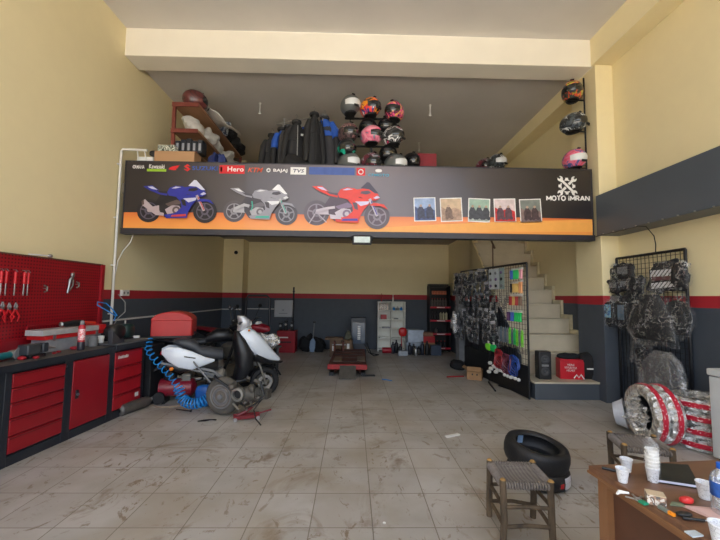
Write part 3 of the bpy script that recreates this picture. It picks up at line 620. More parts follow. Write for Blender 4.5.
t = T('red_board', 'dark red upholstered panel standing on the mezzanine past the helmets', 'panel', (1.28, 6.2, 3.15))
B().bx(-.17, .17, -.02, .02, 0, .87).o('panel', M('maroon_cloth', (130,24,38), .6, var=.08), t, bev=.01)
tag(B().blob((0,0,.15), (.3,.4,.32), .03, 3).o('dark_sack', m_fab, loc=(-.98, 5.7, 3.15), ), 'low dark sack on the mezzanine under the jackets', 'sack')
bpy.data.objects['dark_sack'].scale = (1.5, .6, 1.8)
# ceiling hooks
for i, (x, y) in enumerate([(-1.84, 6.79), (1.45, 6.72), (1.55, 8.42)]):
    t = T('ceiling_hook', 'thin white rod hanging from the mezzanine ceiling with a small cross end', 'hook', (x, y, 5.19), 0, 'white rods under the mezzanine ceiling')
    B().cyl((0,0,-.2), (0,0,0), .009, n=8).o('rod', pw, t); B().lathe([(.03,-.012),(.03,0)], 12).o('rose', pw, t); B().box((0,0,-.2), (.05,.012,.02)).o('rod_end', pw, t)

# ---------- left side: workbench, pegboard, tools ----------
BA = -math.atan2(.14, 1.38)          # the bench stands slightly askew to the room
def bw(s_, d, z=0):                    # bench frame: s along the front edge, d back from it
    return Vector((-2.95+s_*sin(-BA)-d*cos(-BA), 3.22+s_*cos(-BA)+d*sin(-BA), z))
m_bench = M('bench_frame_paint', (34,38,46), .4, var=.05)
m_drw = M('drawer_red', (142,18,30), .36, var=.05, sc=3)
m_top = M('bench_top', (84,80,76), .5, .2, var=.25, sc=9)
BD = .5
def cab(name, lab, s0, s1):
    t = T(name, lab, 'cabinet', bw(s0, 0), BA+pi/2)     # local x along front, y into the wall
    w_ = s1-s0
    b = B(); b.bx(0, w_, .02, BD, .0, .81); b.o('body', m_bench, t)
    for x in (.02, w_-.02): B().bx(x-.028, x+.028, -.005, .04, 0, .815).o('side_rail', m_bench, t, bev=.003)
    B().bx(.04, w_-.04, .0, .04, .0, .085).o('plinth', m_bench, t)
    return t, w_
m_lock = m_steel
def drawers(t, w_, zs, mat=m_drw):
    for z0, z1 in zs:
        d = B().bx(.05, w_-.05, -.012, .02, z0+.006, z1-.004).o('drawer', mat, t, bev=.003)
        B().bx(.055, w_-.055, -.02, -.011, z1-.022, z1-.012).o('drawer_pull', M('drawer_lip', (112,14,22), .4), d)
t, w_ = cab('drawer_cabinet', 'red drawer cabinet at the edge of view with dark frame', -.95, -.03); drawers(t, w_, [(.1+.135*i, .235+.135*i) for i in range(5)])
t, w_ = cab('drawer_cabinet', 'wide red cabinet with five drawers next to the plain red door', -.01, .6); drawers(t, w_, [(.1,.25),(.25,.4),(.4,.53),(.53,.66),(.66,.785)])
B().lathe([(.012,0),(.012,.01),(.005,.012)], 12, (w_-.03, -.005, .75), 'Y').o('lock', m_lock, t)
t, w_ = cab('door_cabinet', 'red cabinet with a single plain door and round lock', .6, 1.17)
d = B().bx(.045, w_-.045, -.014, .02, .1, .785).o('door', m_drw, t, bev=.003)
B().box((.1, -.018, .44), (.035, .012, .09)).o('latch', m_black, d, bev=.004); B().lathe([(.014,0),(.014,-.012)], 14, (.1, -.024, .44), 'Y').o('lock', m_steel, d)
t, w_ = cab('drawer_cabinet', 'red four drawer cabinet with white lettering at the bench end', 1.17, 1.74); drawers(t, w_, [(.1,.27),(.27,.44),(.44,.6),(.6,.785)], M('drawer_red_2', (160,24,36), .36))
art('worn_lettering', [('w', [(.09+.02*i,.705),(.104+.02*i,.705),(.109+.02*i,.735+.008*(i%3==0)),(.095+.02*i,.735+.008*(i%3==0))]) for i in range(8)], {'w': m_white}, t, 0, 0, 1, base=.012); B().box((.45,-.013,.2), (.06,.004,.05)).o('sticker', m_white, t)
t = T('worktop', 'long dark worktop running over the red cabinets', 'worktop', bw(-.95, 0), BA+pi/2)
B().bx(0, 2.13, -.03, BD, .815, .87).o('top_slab', [m_top], t, bev=.004); B().bx(0, 2.13, -.036, -.03, .81, .872).o('edge_band', m_bench, t)
t = T('worktop', 'short raised worktop with grey rim over the end cabinet', 'worktop', bw(1.18, 0), BA+pi/2)
B().bx(0, .6, -.05, BD, .816, .875).o('top_slab', m_bench, t, bev=.004); B().bx(.0, .62, -.06, BD-.05, .876, .896).o('rubber_tray', M('tray_grey', (82,84,88), .6), t, bev=.006)
# pegboard
def pegmat():
    t = NT('perforated_red_steel'); x = t.xyz(); q = []
    for a in (x[0], x[2]):
        f = t.math('SUBTRACT', t.math('FRACT', t.math('MULTIPLY', a, 1/.036)), .5); q.append(t.math('MULTIPLY', f, f))
    h = t.math('LESS_THAN', t.math('ADD', *q), .06)
    base = t.mix(t.noise(2, 3), lin((158,20,34)), lin((140,16,28)))
    t.set(col=t.mix(t.math('MULTIPLY', h, .8), base, lin((40,6,10))), ro=.42); return t.m
PG = T('pegboard', 'large perforated red steel tool board above the workbench', 'board', (-3.43, 2.2, 1.02), pi/2)
B().bx(0, 2.8, 0, .02, 0, .85).o('panel', pegmat(), PG)
b = B(); b.bx(2.77, 2.82, -.03, .03, -.02, .86); b.o('end_rail', m_drw, PG); B().bx(0, 2.8, -.012, .03, .85, .866).o('top_rail', M('pegboard_edge', (96,60,52), .5), PG); B().bx(0, 2.8, -.02, .03, -.14, 0).o('lower_panel', m_drw, PG)
def pg(y, z, d=.03): return Vector((-3.43+d, y, z))
m_grip = M('grip_red', (196,26,36), .4); m_gripd = M('grip_black', (36,36,40), .5)
def screwdriver(y, z, lab):
    t = T('screwdriver', lab, 'screwdriver', pg(y, z), 0, 'red handled screwdrivers on the tool board')
    B().lathe([(.004,0),(.014,.0),(.016,.03),(.013,.07),(.016,.1),(.012,.12),(.004,.122)], 10, (0,0,-.12)).o('handle', m_grip, t)
    B().cyl((0,0,-.225), (0,0,-.12), .006, n=8).o('shaft', m_steel, t); B().box((0,0,-.23), (.012,.004,.02)).o('tip', m_steel, t)
    B().tube([(-.025,0,.02),(0,0,.02),(.02,0,.0)], .004, 5).o('hook', m_steel, t)
for y, l in ((3.565, 'red screwdriver nearest the picture edge in the hanging row'), (3.615, 'second red screwdriver of the hanging row on the tool board'), (3.71, 'third red screwdriver of the row, hanging on its own'), (3.81, 'fourth red screwdriver, left of the closest pair'), (3.855, 'fifth red screwdriver, last in the hanging row')): screwdriver(y, 1.7, l)
def pliers(y, z, lab, g=m_grip, op=.5):
    t = T('pliers', lab, 'pliers', pg(y, z), 0, 'pliers on the tool board')
    for s_ in (-1, 1):
        B().tube([(0,0,-.05), (0,s_*.02,-.09), (0,s_*.034*op*2,-.13), (0,s_*.03,-.18)], [.008,.009,.008,.005], 8).o('handle', g, t)
        B().tube([(0,0,-.055), (0,-s_*.014,-.03), (0,-s_*.004,.01)], [.01,.009,.004], 8).o('jaw', m_steel, t)
    B().lathe([(.013,-.01),(.013,.01)], 12, (0,0,-.052), 'X').o('pivot', m_steel, t)
pliers(3.6, 1.39, 'pliers with grey jaws nearest the picture edge'); pliers(3.67, 1.38, 'open red pliers, middle of the three on the board', op=.9); pliers(3.74, 1.38, 'red pliers furthest along the board', op=.7)
t = T('pipe_wrench', 'bright curved locking wrench hanging on the tool board above the toolbox', 'wrench', pg(4.42, 1.68))
B().tube([(0,.04,.02),(0,.0,-.03),(0,-.01,-.1),(0,-.03,-.19)], [.012,.018,.012,.01], 8).o('handle', m_steel, t); B().tube([(0,.02,.0),(0,.05,-.03),(0,.045,-.1),(0,.0,-.16)], [.01,.008,.008,.007], 8).o('lever', m_alu, t); B().blob((0,.035,.03), (.03,.05,.06)).o('jaw', m_steel, t)
for y, z, l in ((4.54, 1.6, 'small grey clamp hanging beside the locking wrench'), (4.08, 1.54, 'small clamp hanging alone in the middle of the tool board')):
    t = T('clamp', l, 'clamp', pg(y, z)); B().tube([(0,-.02,.03),(0,.02,.02),(0,.02,-.03),(0,-.015,-.04)], .008, 8).o('frame', m_alu, t); B().cyl((0,-.03,-.0), (0,.02,0), .005, n=6).o('screw', m_steel, t)
t = T('tool_lamp', 'slim white lamp bar fixed on top of the tool board', 'lamp', (-3.41, 4.0, 1.895))
B().cyl((0,-.15,0), (0,.1,.01), .008).o('arm', m_white, t); B().blob((0,.12,.01), (.04,.05,.04)).o('head', m_steel, t)
# toolbox
t = T('toolbox', 'open red and grey metal toolbox standing under the tool board', 'toolbox', tuple(bw(.6, .36, .87)), BA+pi/2); t.scale.x = .9
B().bx(.02, .82, -.07, .1, 0, .13).o('body', M('toolbox_grey', (150,154,160), .4, .2), t, bev=.004)
B().bx(-.02, .86, -.085, .115, .132, .175).o('red_tray', M('toolbox_red', (196,30,34), .4), t, bev=.004)
B().bx(-.06, .5, -.1, .1, .178, .235).o('upper_tray', M('toolbox_pale', (176,176,176), .4, .1), t, bev=.003); B().bx(.52, .74, -.1, .1, .178, .235).o('upper_tray', M('toolbox_pale', (176,176,176), .4, .1), t, bev=.003)
B().bx(.74, .86, -.1, .1, .178, .24).o('end_tray', M('toolbox_red', (196,30,34), .4), t, bev=.003)
B().tube([(-.04,.11,.2),(0,.13,.28),(.76,.13,.28),(.82,.11,.2)], .008).o('carry_handle', m_drw, t)
for x in (.1, .72): B().box((x, -.092, .15), (.03,.012,.06)).o('latch', m_steel, t)
t = T('hand_drill', 'black and orange power tool lying on top of the toolbox', 'power tool', tuple(bw(1.02, .36, 1.112)), BA+pi/2-.15)
B().tube([(-.13,0,.03),(.0,0,.04),(.1,0,.035)], [.022,.032,.03], 12).o('motor_body', m_black, t); B().tube([(.1,0,.035),(.26,0,.02)], [.018,.014], 10).o('handle', M('orange_red_cord', (196,50,30), .5), t)
B().lathe([(.02,0),(.03,.012),(.02,.025)], 14, (-.16,0,.03), 'X').o('chuck', m_steel, t)
B().bx(-.1, .12, -.02, .02, 0, .012).o('guard', m_black, t)
# things on the bench
t = T('bench_vice', 'dark square bench vice standing on the worktop', 'vice', tuple(bw(.36, .16, .871)), BA+pi/2)
B().bx(-.08, .08, -.06, .07, 0, .03).o('base', m_blackm, t, bev=.005); B().bx(-.1, .03, -.055, .06, .03, .13).o('fixed_jaw', M('vice_grey', (62,66,72), .5, .3), t, bev=.012); B().bx(.05, .11, -.055, .055, .04, .13).o('sliding_jaw', M('vice_grey', (62,66,72), .5, .3), t, bev=.01)
B().cyl((-.02,0,.07), (.18,0,.07), .014).o('screw', m_steel, t); B().cyl((.17,-.07,.07), (.17,.07,.07), .006).o('lever', m_steel, t)
t = T('angle_grinder', 'teal angle grinder lying at the near end of the bench', 'grinder', tuple(bw(.12, .22, .871)), BA+pi/2+.2)
teal = M('tool_teal', (30,110,120), .4)
B().tube([(-.12,0,.045),(.1,0,.045)], [.036,.03], 14).o('motor_body', teal, t); B().tube([(-.22,0,.045),(-.12,0,.045)], [.026,.034], 12).o('handle', m_black, t)
B().blob((.13,0,.045), (.09,.08,.08)).o('gear_head', m_alu, t); B().lathe([(.06,-.004),(.06,.004)], 24, (.14,-.05,.045), 'Y').o('disc', m_grey, t); B().tube([(.06,0,.05),(.06,.1,.06)], .014, 8).o('side_handle', m_black, t)
t = T('grinder_motor', 'black rounded power tool beside the teal grinder', 'power tool', tuple(bw(-.06, .2, .871)), BA+pi/2)
B().blob((0,0,.07), (.16,.14,.14)).o('body', m_black, t); B().lathe([(.05,0),(.05,.03)], 18, (0,-.09,.07), 'Y').o('cap', m_steel, t)
rp = M('red_plastic', (150,20,34), .35)
for s_, d, l, k in ((.3, .06, 'round red lidded pot lying in front of the vice', .07), (.22, .12, 'dark red clamp body between grinder and vice', .09), (.66, .18, 'small red plastic knob right of the vice', .06), (.58, .15, 'smallest red plastic piece by the vice screw', .04), (.86, .2, 'red plastic handle lying towards the spray can', .09)):
    o = B().blob((0,0,k*.3), (k*1.3,k,k*.6), .008, int(s_*99), pw=2.6).o('red_part', rp, loc=bw(s_, d, .871)); o.scale=(.6,)*3; tag(o, l, 'tool part')
t = T('spray_can', 'tall red and black spray bottle with pink label on the bench', 'bottle', tuple(bw(.84, .1, .871)))
B().lathe([(.0,0),(.034,.0),(.036,.01),(.036,.085),(.034,.09)], 20).o('lower_body', M('bottle_dark', (34,34,44), .35), t)
B().lathe([(.034,.09),(.034,.25),(.02,.275)], 20).o('upper_body', M('bottle_red', (176,34,48), .35), t); B().lathe([(.0345,.11),(.0345,.23)], 20).o('label', pattern('pink_label', [(232,150,160),(240,220,220),(220,90,100),(236,180,186)], 30), t)
B().lathe([(.02,.275),(.022,.29),(.022,.31),(.012,.32)], 14).o('cap', m_grey, t)
t = T('plastic_cup', 'white plastic cup standing on the bench near the end cabinet', 'cup', tuple(bw(1.28-.02, .22, .871)))
B().lathe([(.024,0),(.034,.105),(.036,.107),(.033,.104),(.022,.004)], 20).o('cup_wall', m_white, t)
t = T('metal_mug', 'dull grey metal mug between spray bottle and white cup', 'mug', tuple(bw(1.12, .2, .871)))
B().lathe([(.04,0),(.045,.02),(.045,.11),(.041,.11),(.04,.01)], 20).o('mug_body', m_grey, t)
tag(B().blob((0,0,.05), (.12,.1,.1), .01, 3).o('grey_rag', M('grey_cloth', (120,122,120), .9), loc=bw(1.19, .28, .871)), 'grey rag bunched up behind the white cup', 'rag')
t = T('air_pump', 'dark green small machine tangled with blue hose on the end worktop', 'machine', tuple(bw(1.55, .22, .898)), BA+pi/2)
gm = M('dark_green', (22,48,46), .45)
B().blob((-.08,0,.105), (.26,.2,.2), pw=2.6).o('motor', m_black, t); B().blob((.12,0,.1), (.2,.18,.2), pw=3).o('housing', gm, t); B().bx(-.16,.18,-.07,.07,0,.02).o('base', m_blackm, t)
B().lathe([(.05,-.03),(.05,.03)], 18, (-.14,-.04,.09), 'Y').o('pulley', m_steel, t); B().cyl((.1,0,.16), (.1,0,.24), .012).o('valve', m_steel, t)
b = B(); b.poly([(-.11,0),(.09,0),(.09,.03),(.0,.06),(-.11,.16)], -.03, .03); o = b.o('wedge_bracket', M('bracket_grey', (66,66,72), .5, .3), bev=.004, loc=bw(1.24, .0, .898), rz=BA+pi/2); tag(o, 'dark grey triangular steel bracket leaning at the end worktop corner', 'bracket')
o = B().bx(-.05,.05,-.03,.03,0,.03).o('tape_box', m_white, bev=.004, loc=bw(1.76, .15, .898), rz=.3); tag(o, 'small white box beside the dark green machine', 'box')
hb = M('hose_blue', (24,130,205), .35)
tag(B().tube([bw(1.55,.3,1.14), bw(1.6,.32,1.2), bw(1.52,.4,1.28), bw(1.45,.46,1.34), bw(1.5,.5,1.38), bw(1.62,.48,1.36), bw(1.64,.4,1.28), bw(1.6,.3,1.2)], .007, 8).o('air_hose', hb), 'short blue air hose rising from the dark green machine', 'hose')
# coiled hose
def coil(path, r, turns, name):
    pts = []; n = turns*14; k = len(path)-1
    P = [Vector(p) for p in path]
    for i in range(n+1):
        f = i/n*k; j = min(int(f), k-1); u_ = f-j
        p0, p1, p2, p3 = P[max(j-1,0)], P[j], P[j+1], P[min(j+2,k)]
        p = .5*((2*p1)+(p2-p0)*u_+(2*p0-5*p1+4*p2-p3)*u_*u_+(3*p1-p0-3*p2+p3)*u_**3)
        q = .5*((p2-p0)+2*(2*p0-5*p1+4*p2-p3)*u_+3*(3*p1-p0-3*p2+p3)*u_*u_)
        t_ = q.normalized(); a = t_.cross(Vector((0,1,.2))).normalized(); c = t_.cross(a); th = 2*pi*turns*i/n
        pts.append(p + a*r*cos(th) + c*r*sin(th))
    return pts
o = B().tube(coil([(-2.72,4.97,.88),(-2.68,4.9,.74),(-2.5,4.83,.58),(-2.32,4.78,.44),(-2.2,4.74,.3)], .04, 12, ''), .007, 7).o('coiled_hose', hb)
tag(o, 'blue coiled air hose stretching down from the bench end to the floor', 'hose')
B().tube(coil([(-2.2,4.74,.3),(-2.12,4.72,.16),(-1.98,4.7,.12),(-1.84,4.72,.16),(-1.76,4.78,.26)], .06, 15, ''), .0085, 7).o('hose_end', hb, o)
# steel silencer tube on the floor
t = T('exhaust_silencer', 'dented grey steel silencer tube lying on the floor against the bench', 'silencer', (-2.76, 4.78, .075), rz=0, rot=(0, 0, 1.25))
B().tube([(-.22,0,-.01),(-.2,0,-.01),(.18,0,0),(.22,0,.01)], [.05,.072,.066,.04], 18).o('shell', M('dull_tin', (104,100,96), .5, .5, var=.2), t); B().cyl((.2,0,.0), (.3,0,.02), .022).o('inlet_pipe', m_grey, t); B().lathe([(.03,-.235),(.03,-.21)], 14, (0,0,-.01), 'X').o('outlet', m_blackm, t)
# compressor
t = T('air_compressor', 'dark red air compressor on the floor behind the coiled hose', 'compressor', (-2.42, 5.2, 0), .15)
B().tube([(-.24,0,.2),(-.22,0,.2),(.2,0,.2),(.24,0,.2)], [.06,.12,.12,.05], 20).o('tank', M('tank_red', (132,24,44), .35, coat=.4), t)
B().blob((-.1,0,.36), (.16,.16,.14), pw=3).o('motor', m_black, t); B().box((.12,0,.34), (.1,.12,.1)).o('cylinder_head', m_alu, t)
b = B(); [b.box((.12,0,.3+.025*i), (.13,.15,.006)) for i in range(4)]; b.o('cooling_fin', m_alu, t)
for x in (-.15, .15): B().bx(x-.02, x+.02, -.1, .1, 0, .09).o('foot', m_blackm, t)
B().lathe([(.075,-.02),(.075,.02)], 20, (-.2,-.13,.09), 'Y').o('wheel', m_rub, t); B().tube([(.2,0,.25),(.32,0,.3),(.34,0,.42),(.3,0,.44)], .012).o('handle', m_blackm, t)
t = T('floor_cable', 'pale cable lying on the floor in front of the compressor', 'cable', (-2.6, 4.95, .008))
B().tube([(-.1,.1,0),(.05,-.02,0),(.2,-.03,.0),(.35,.06,0),(.42,.12,0)], .01, 6).o('cable_run', M('pale_cord', (150,132,112), .7), t)
t = T('foot_lever', 'thin black rod lying on the floor near the coiled hose', 'rod', (-2.05, 4.76, .012)); B().tube([(-.2,.06,0),(0,0,0),(.02,0,.0)], [.007,.007,.02], 8).o('rod', m_black, t)
# black block added for the dark body of the parked motorcycle with the red box
t = T('motorcycle_block', 'plain black block standing in for the motorcycle body under the red box', 'cabinet', (-2.72, 5.12, 0), BA)
B().bx(-.2, .02, -.1, .2, 0, .8).o('body', M('matt_black_block', (20,22,26), .6), t, bev=.01)
B().bx(-.2, .02, -.11, -.1, .4, .79).o('front_panel', m_black, t)

# ---------- motorcycles ----------
def wheel(t, x, r, w, tyre=m_rub, rimm=m_alu, y=0, z=None, spokes=5):
    z = r if z is None else z
    q = B().torus((x,y,z), r-w/2, w/2, 'Y', 36, 12, 1.05).o('tyre', tyre, t)
    b = B(); b.lathe([(r-w*.75,-w*.36),(r-w*.55,-w*.36),(r-w*.62,0),(r-w*.55,w*.36),(r-w*.75,w*.36),(r-w*.8,0)], 36, (x,y,z), 'Y', True)
    b.lathe([(.03,-w*.42),(.03,w*.42)], 16, (x,y,z), 'Y')
    for i in range(spokes):
        a = 2*pi*i/spokes+.3; b.tube([(x,y,z),(x+(r-w*.7)*cos(a),y,z+(r-w*.7)*sin(a))], [.02,.012], 6)
    b.o('rim', rimm, q)
    B().lathe([(.5*r,-.003),(.5*r,.003),(.3*r,.003),(.3*r,-.003)], 24, (x,y-w*.5,z), 'Y', True).o('brake_disc', m_steel, q)
    return q
def mirror(t, s_, x=.0, y=.28, z=1.2, h=.14):
    m = B().tube([(x,s_*.2,z-h),(x-.02,s_*y,z-.02)], .006, 6).o('mirror', m_black, t)
    B().blob((x-.02,s_*(y+.02),z+.02), (.03,.12,.075), pw=2.6).o('mirror_housing', m_black, m)
    b = B().blob((x-.036,s_*(y+.02),z+.02), (.006,.1,.058), pw=2.6); b.o('mirror_glass', M('mirror_glass', (180,186,190), .08, .9), m)
# white scooter
SC = T('scooter', 'white and black scooter with its rear wheel unit taken off', 'scooter', (-1.86, 5.2, 0), R(27))
white = M('scooter_white', (214,222,232), .22, coat=.6, var=.03); dk = M('scooter_black', (20,22,27), .38); seatm = M('seat_vinyl', (58,61,67), .5, bump=.1)
wheel(SC, .64, .215, .085)
B().tube([(.64,-.06,.215),(.56,-.055,.45),(.5,-.05,.58)], [.016,.018,.02], 10).o('fork_leg', m_alu, SC); B().tube([(.64,.06,.215),(.56,.055,.45),(.5,.05,.58)], [.016,.018,.02], 10).o('fork_leg', m_alu, SC)
# front fender
q = [];
b = B(); secs = []
for i in range(9):
    a = R(20+i*17); c = Vector((.64+.245*cos(a), 0, .215+.245*sin(a))); nrm = Vector((cos(a), 0, sin(a)))
    secs.append((c, Vector((0,.062,0)), nrm*.012, 2.4))
b.loft(secs, 12); b.o('front_fender', dk, SC)
# apron: white front cover sweeping from headset to beak
b = B().loft([((.28,0,.99),(0,.12,0),(.06,0,.04),3), ((.36,0,.91),(0,.17,0),(.09,0,.08),3), ((.46,0,.8),(0,.185,0),(.1,0,.1),3), ((.57,0,.69),(0,.165,0),(.09,0,.09),3), ((.7,0,.6),(0,.12,0),(.06,0,.06),2.6), ((.84,0,.52),(0,.045,0),(.03,0,.02),2.2)], 20)
b.o('front_cover', white, SC)
B().loft([((.46,0,.62),(0,.16,0),(.05,0,.05),3), ((.64,0,.51),(0,.125,0),(.06,0,.03),2.6), ((.88,0,.485),(0,.05,0),(.03,0,.015),2.2)], 18).o('lower_beak', dk, SC)
B().blob((.7,0,.575), (.16,.2,.03)).o('beak_grille', m_grey, SC)
# leg shield
b = B().loft([((.22,0,.97),(0,.11,0),(.03,0,.0),3), ((.26,0,.86),(0,.18,0),(.09,0,.0),3), ((.33,0,.66),(0,.2,0),(.13,0,0),3), ((.34,0,.46),(0,.19,0),(.12,0,0),3), ((.27,0,.3),(0,.16,0),(.08,0,0),3)], 18)
b.o('leg_shield', dk, SC)
B().loft([((.34,0,.3),(0,.16,0),(0,0,.04),3), ((.15,0,.27),(0,.17,0),(0,0,.04),3), ((-.08,0,.28),(0,.16,0),(0,0,.045),3), ((-.16,0,.33),(0,.14,0),(0,0,.06),3)], 16).o('footboard', dk, SC)
b = B().tube([(-.12,-.08,.3),(.1,-.1,.24),(.28,-.08,.3),(.36,-.04,.42)], .018, 8); b.o('frame_tube', m_grey, SC)
# headset, bars
B().loft([((.28,0,.99),(0,.08,0),(.06,0,.01),2.4), ((.32,0,1.05),(0,.125,0),(.085,0,.01),2.4), ((.32,0,1.12),(0,.13,0),(.09,0,.0),2.4), ((.27,0,1.19),(0,.08,0),(.05,0,0),2.4)], 18).o('headset_cover', M('headset_silver', (196,198,204), .25, .3), SC)
B().blob((.395,0,1.08), (.06,.15,.09)).o('headlight', M('lamp_lens', (212,214,212), .08), SC)
for s_ in (-1, 1):
    g = B().tube([(.27,s_*.1,1.1),(.22,s_*.24,1.11),(.2,s_*.33,1.1)], [.012,.014,.017], 10).o('handlebar', m_black, SC)
    B().tube([(.2,s_*.16,1.11),(.2,s_*.3,1.1)], .005, 6).o('brake_lever', m_steel, g)
    B().blob((.36,s_*.17,.99), (.03,.03,.03)).o('indicator', M('amber_lens', (220,120,20), .2), SC)
mirror(SC, 1, .18, .27, 1.28, .18)
# seat, rear body
B().lx([(.06,.63,.05,.03),(.03,.66,.11,.075),(-.1,.68,.135,.085),(-.26,.72,.145,.085),(-.33,.79,.14,.085),(-.46,.84,.13,.07),(-.58,.86,.09,.03)], 20).o('seat', seatm, SC)
B().lx([(-.02,.52,.08,.08),(-.1,.5,.12,.12),(-.25,.55,.14,.1),(-.4,.6,.14,.08)], 18).o('underseat_cover', dk, SC)
for s_ in (-1, 1):
    b = B(); b.loft([((-.08,s_*.13,.6),(.0,.02,.0),(0,0,.015)), ((-.2,s_*.155,.6),(0,.025,0),(0,0,.055)), ((-.36,s_*.165,.62),(0,.03,0),(0,0,.12)), ((-.52,s_*.15,.67),(0,.035,0),(0,0,.13)), ((-.64,s_*.11,.71),(0,.03,0),(0,0,.095)), ((-.72,s_*.06,.74),(0,.02,0),(0,0,.03))], 14); b.o('side_panel', white, SC)
    B().blob((-.6,s_*.17,.53), (.05,.04,.045)).o('indicator', M('amber_lens', (220,120,20), .2), SC)
b = B(); b.add([(-.46,-.2,.69),(-.32,-.198,.66),(-.325,-.198,.645),(-.46,-.2,.675)], [(0,1,2,3)]); b.o('side_mark', dk, SC)
B().lx([(-.35,.5,.08,.03),(-.5,.5,.1,.06),(-.68,.58,.07,.05),(-.8,.5,.04,.015)], 14).o('tail_underside', dk, SC)
B().blob((-.72,0,.72), (.04,.14,.06)).o('tail_light', M('tail_lens', (150,14,20), .2), SC)
B().tube([(-.45,-.1,.84),(-.6,-.1,.88),(-.7,0,.88),(-.6,.1,.88),(-.45,.1,.84)], .012).o('grab_rail', m_blackm, SC)
for s_ in (-1, 1): B().tube([(.0,s_*.1,.34),(-.2,s_*.11,.44),(-.5,s_*.1,.54),(-.72,s_*.07,.6)], .016, 8).o('frame_tube', m_grey, SC)
b = B(); b.blob((-.02,-.05,.42), (.16,.14,.13), .03, 4); b.box((-.1,-.02,.4), (.14,.16,.08)); b.o('carburettor', m_alu, SC)
B().tube([(-.25,-.12,.5),(-.1,-.15,.46),(.02,-.14,.36),(.1,-.1,.3)], .02, 8).o('air_duct', m_grey, SC)
B().tube([(-.02,-.1,.3),(-.06,-.14,.12),(-.05,-.17,.012)], .014, 8).o('stand_leg', m_blackm, SC); B().tube([(-.02,.1,.3),(-.06,.14,.12),(-.05,.17,.012)], .014, 8).o('stand_leg', m_blackm, SC)
tag(B().tube([(-2.28,4.98,.78),(-2.05,4.86,.58),(-1.82,4.8,.36)], .011, 6).o('prop_bar', m_grey), 'thin grey bar propped against the scooter side panel', 'bar')
# rear wheel unit on its jack
EU = T('engine_unit', 'scooter engine with dusty rear wheel attached, off the machine', 'engine', (-1.6, 4.66, 0), R(-14))
wheel(EU, 0, .235, .115, M('dusty_rubber', (84,80,74), .85, var=.15, bump=.3), M('dusty_alloy', (118,112,104), .6, .4), spokes=3)
B().lathe([(.15,-.03),(.155,-.02),(.12,-.0),(.12,.02)], 30, (0,-.03,.235), 'Y').o('rim_face', M('dusty_alloy', (118,112,104), .6, .4), EU)
b = B(); [b.lathe([(rr,-.004),(rr,.004),(rr-.012,.004),(rr-.012,-.004)], 26, (0,-.062,.235), 'Y', True) for rr in (.145,.1)]; b.lathe([(.03,-.02),(.03,.02)], 14, (0,-.065,.235), 'Y'); b.o('hub_ring', m_grey, EU)
B().loft([((.08,.02,.235),(0,.05,0),(0,0,.06)), ((.2,.02,.24),(0,.07,0),(0,0,.1)), ((.34,.02,.25),(0,.08,0),(0,0,.12)), ((.44,.02,.27),(0,.06,0),(0,0,.08))], 16).o('crankcase', M('engine_alloy', (96,92,86), .5, .5, var=.3, bump=.3), EU)
b = B(); b.lathe([(.078,0),(.08,-.06),(.055,-.065),(.052,-.03),(.04,-.03)], 28, (.26,-.06,.29), 'Y', True); b.o('fan_cover', M('pale_alloy', (150,148,142), .4, .6), EU); B().lathe([(.055,-.02),(.05,-.035)], 20, (.26,-.06,.29), 'Y').o('fan', m_black, EU)
for q in ((.36,-.08,.2),(.42,-.07,.36),(.18,-.08,.38),(.5,-.07,.25)): B().blob(q, (.08,.08,.07), .02, int(q[0]*50)).o('casing_lug', M('engine_alloy', (96,92,86), .5, .5), EU)
B().tube([(.3,-.1,.2),(.4,-.14,.15),(.5,-.1,.2),(.6,-.08,.3),(.52,-.04,.45)], .012, 6).o('black_hose', m_black, EU)
b = B(); [b.box((.44+.022*i,.02,.29), (.006,.13,.12)) for i in range(6)]; b.o('cylinder_fins', m_alu, EU)
b = B(); b.box((.58,.02,.29), (.07,.11,.1)); b.tube([(.5,.02,.34),(.52,-.02,.42),(.44,-.04,.46)], .02, 8); b.o('cylinder_head', M('engine_alloy', (96,92,86), .5, .5), EU)
B().tube([(.1,-.06,.36),(-.05,-.08,.45),(-.12,-.02,.47)], .018, 8).o('hugger_arm', m_black, EU)
B().tube([(.55,-.05,.24),(.5,-.14,.14),(.56,-.2,.06),(.66,-.26,.02)], .008, 6).o('loose_wire', m_black, EU)
for i, (a, c) in enumerate((((.3,-.08,.2),(.4,-.12,.12)), ((.4,-.05,.2),(.5,-.12,.16)), ((.2,-.1,.18),(.3,-.13,.12)))): B().tube([a, c], .014, 6).o('bolt_stub', m_alu, EU)
t = T('scissor_jack', 'small red floor jack under the detached scooter engine', 'jack', (-1.27, 4.5, 0), R(20))
jr = M('jack_red', (112,16,28), .4)
for y in (-.05, .05): B().bx(-.14, .16, y-.01, y+.01, .02, .06).o('side_plate', jr, t, bev=.003)
B().tube([(-.1,0,.05),(.02,0,.1),(.06,0,.13)], .018, 8).o('lift_arm', jr, t); B().lathe([(.035,.13),(.04,.145)], 16, (.06,0,0)).o('saddle', jr, t)
for x in (-.12, .14):
    for y in (-.06, .06): B().lathe([(.022,-.01),(.022,.01)], 12, (x,y,.022), 'Y').o('castor', m_steel, t)
B().cyl((.12,0,.05), (.3,-.02,.09), .01).o('handle', jr, t)
tag(B().tube([(-1.8,4.4,.008),(-1.72,4.42,.01),(-1.66,4.46,.008),(-1.6,4.44,.012)], [.006,.012,.006,.01], 6).o('spanner', m_blackm), 'small dark spanner lying on the floor before the detached wheel', 'spanner')
tag(B().blob((0,0,.14), (.2,.14,.28), pw=4).o('blue_can', M('can_blue', (22,84,160), .35, var=.2), loc=(-1.98,5.0,0)), 'blue oil can standing under the scooter seat', 'can')

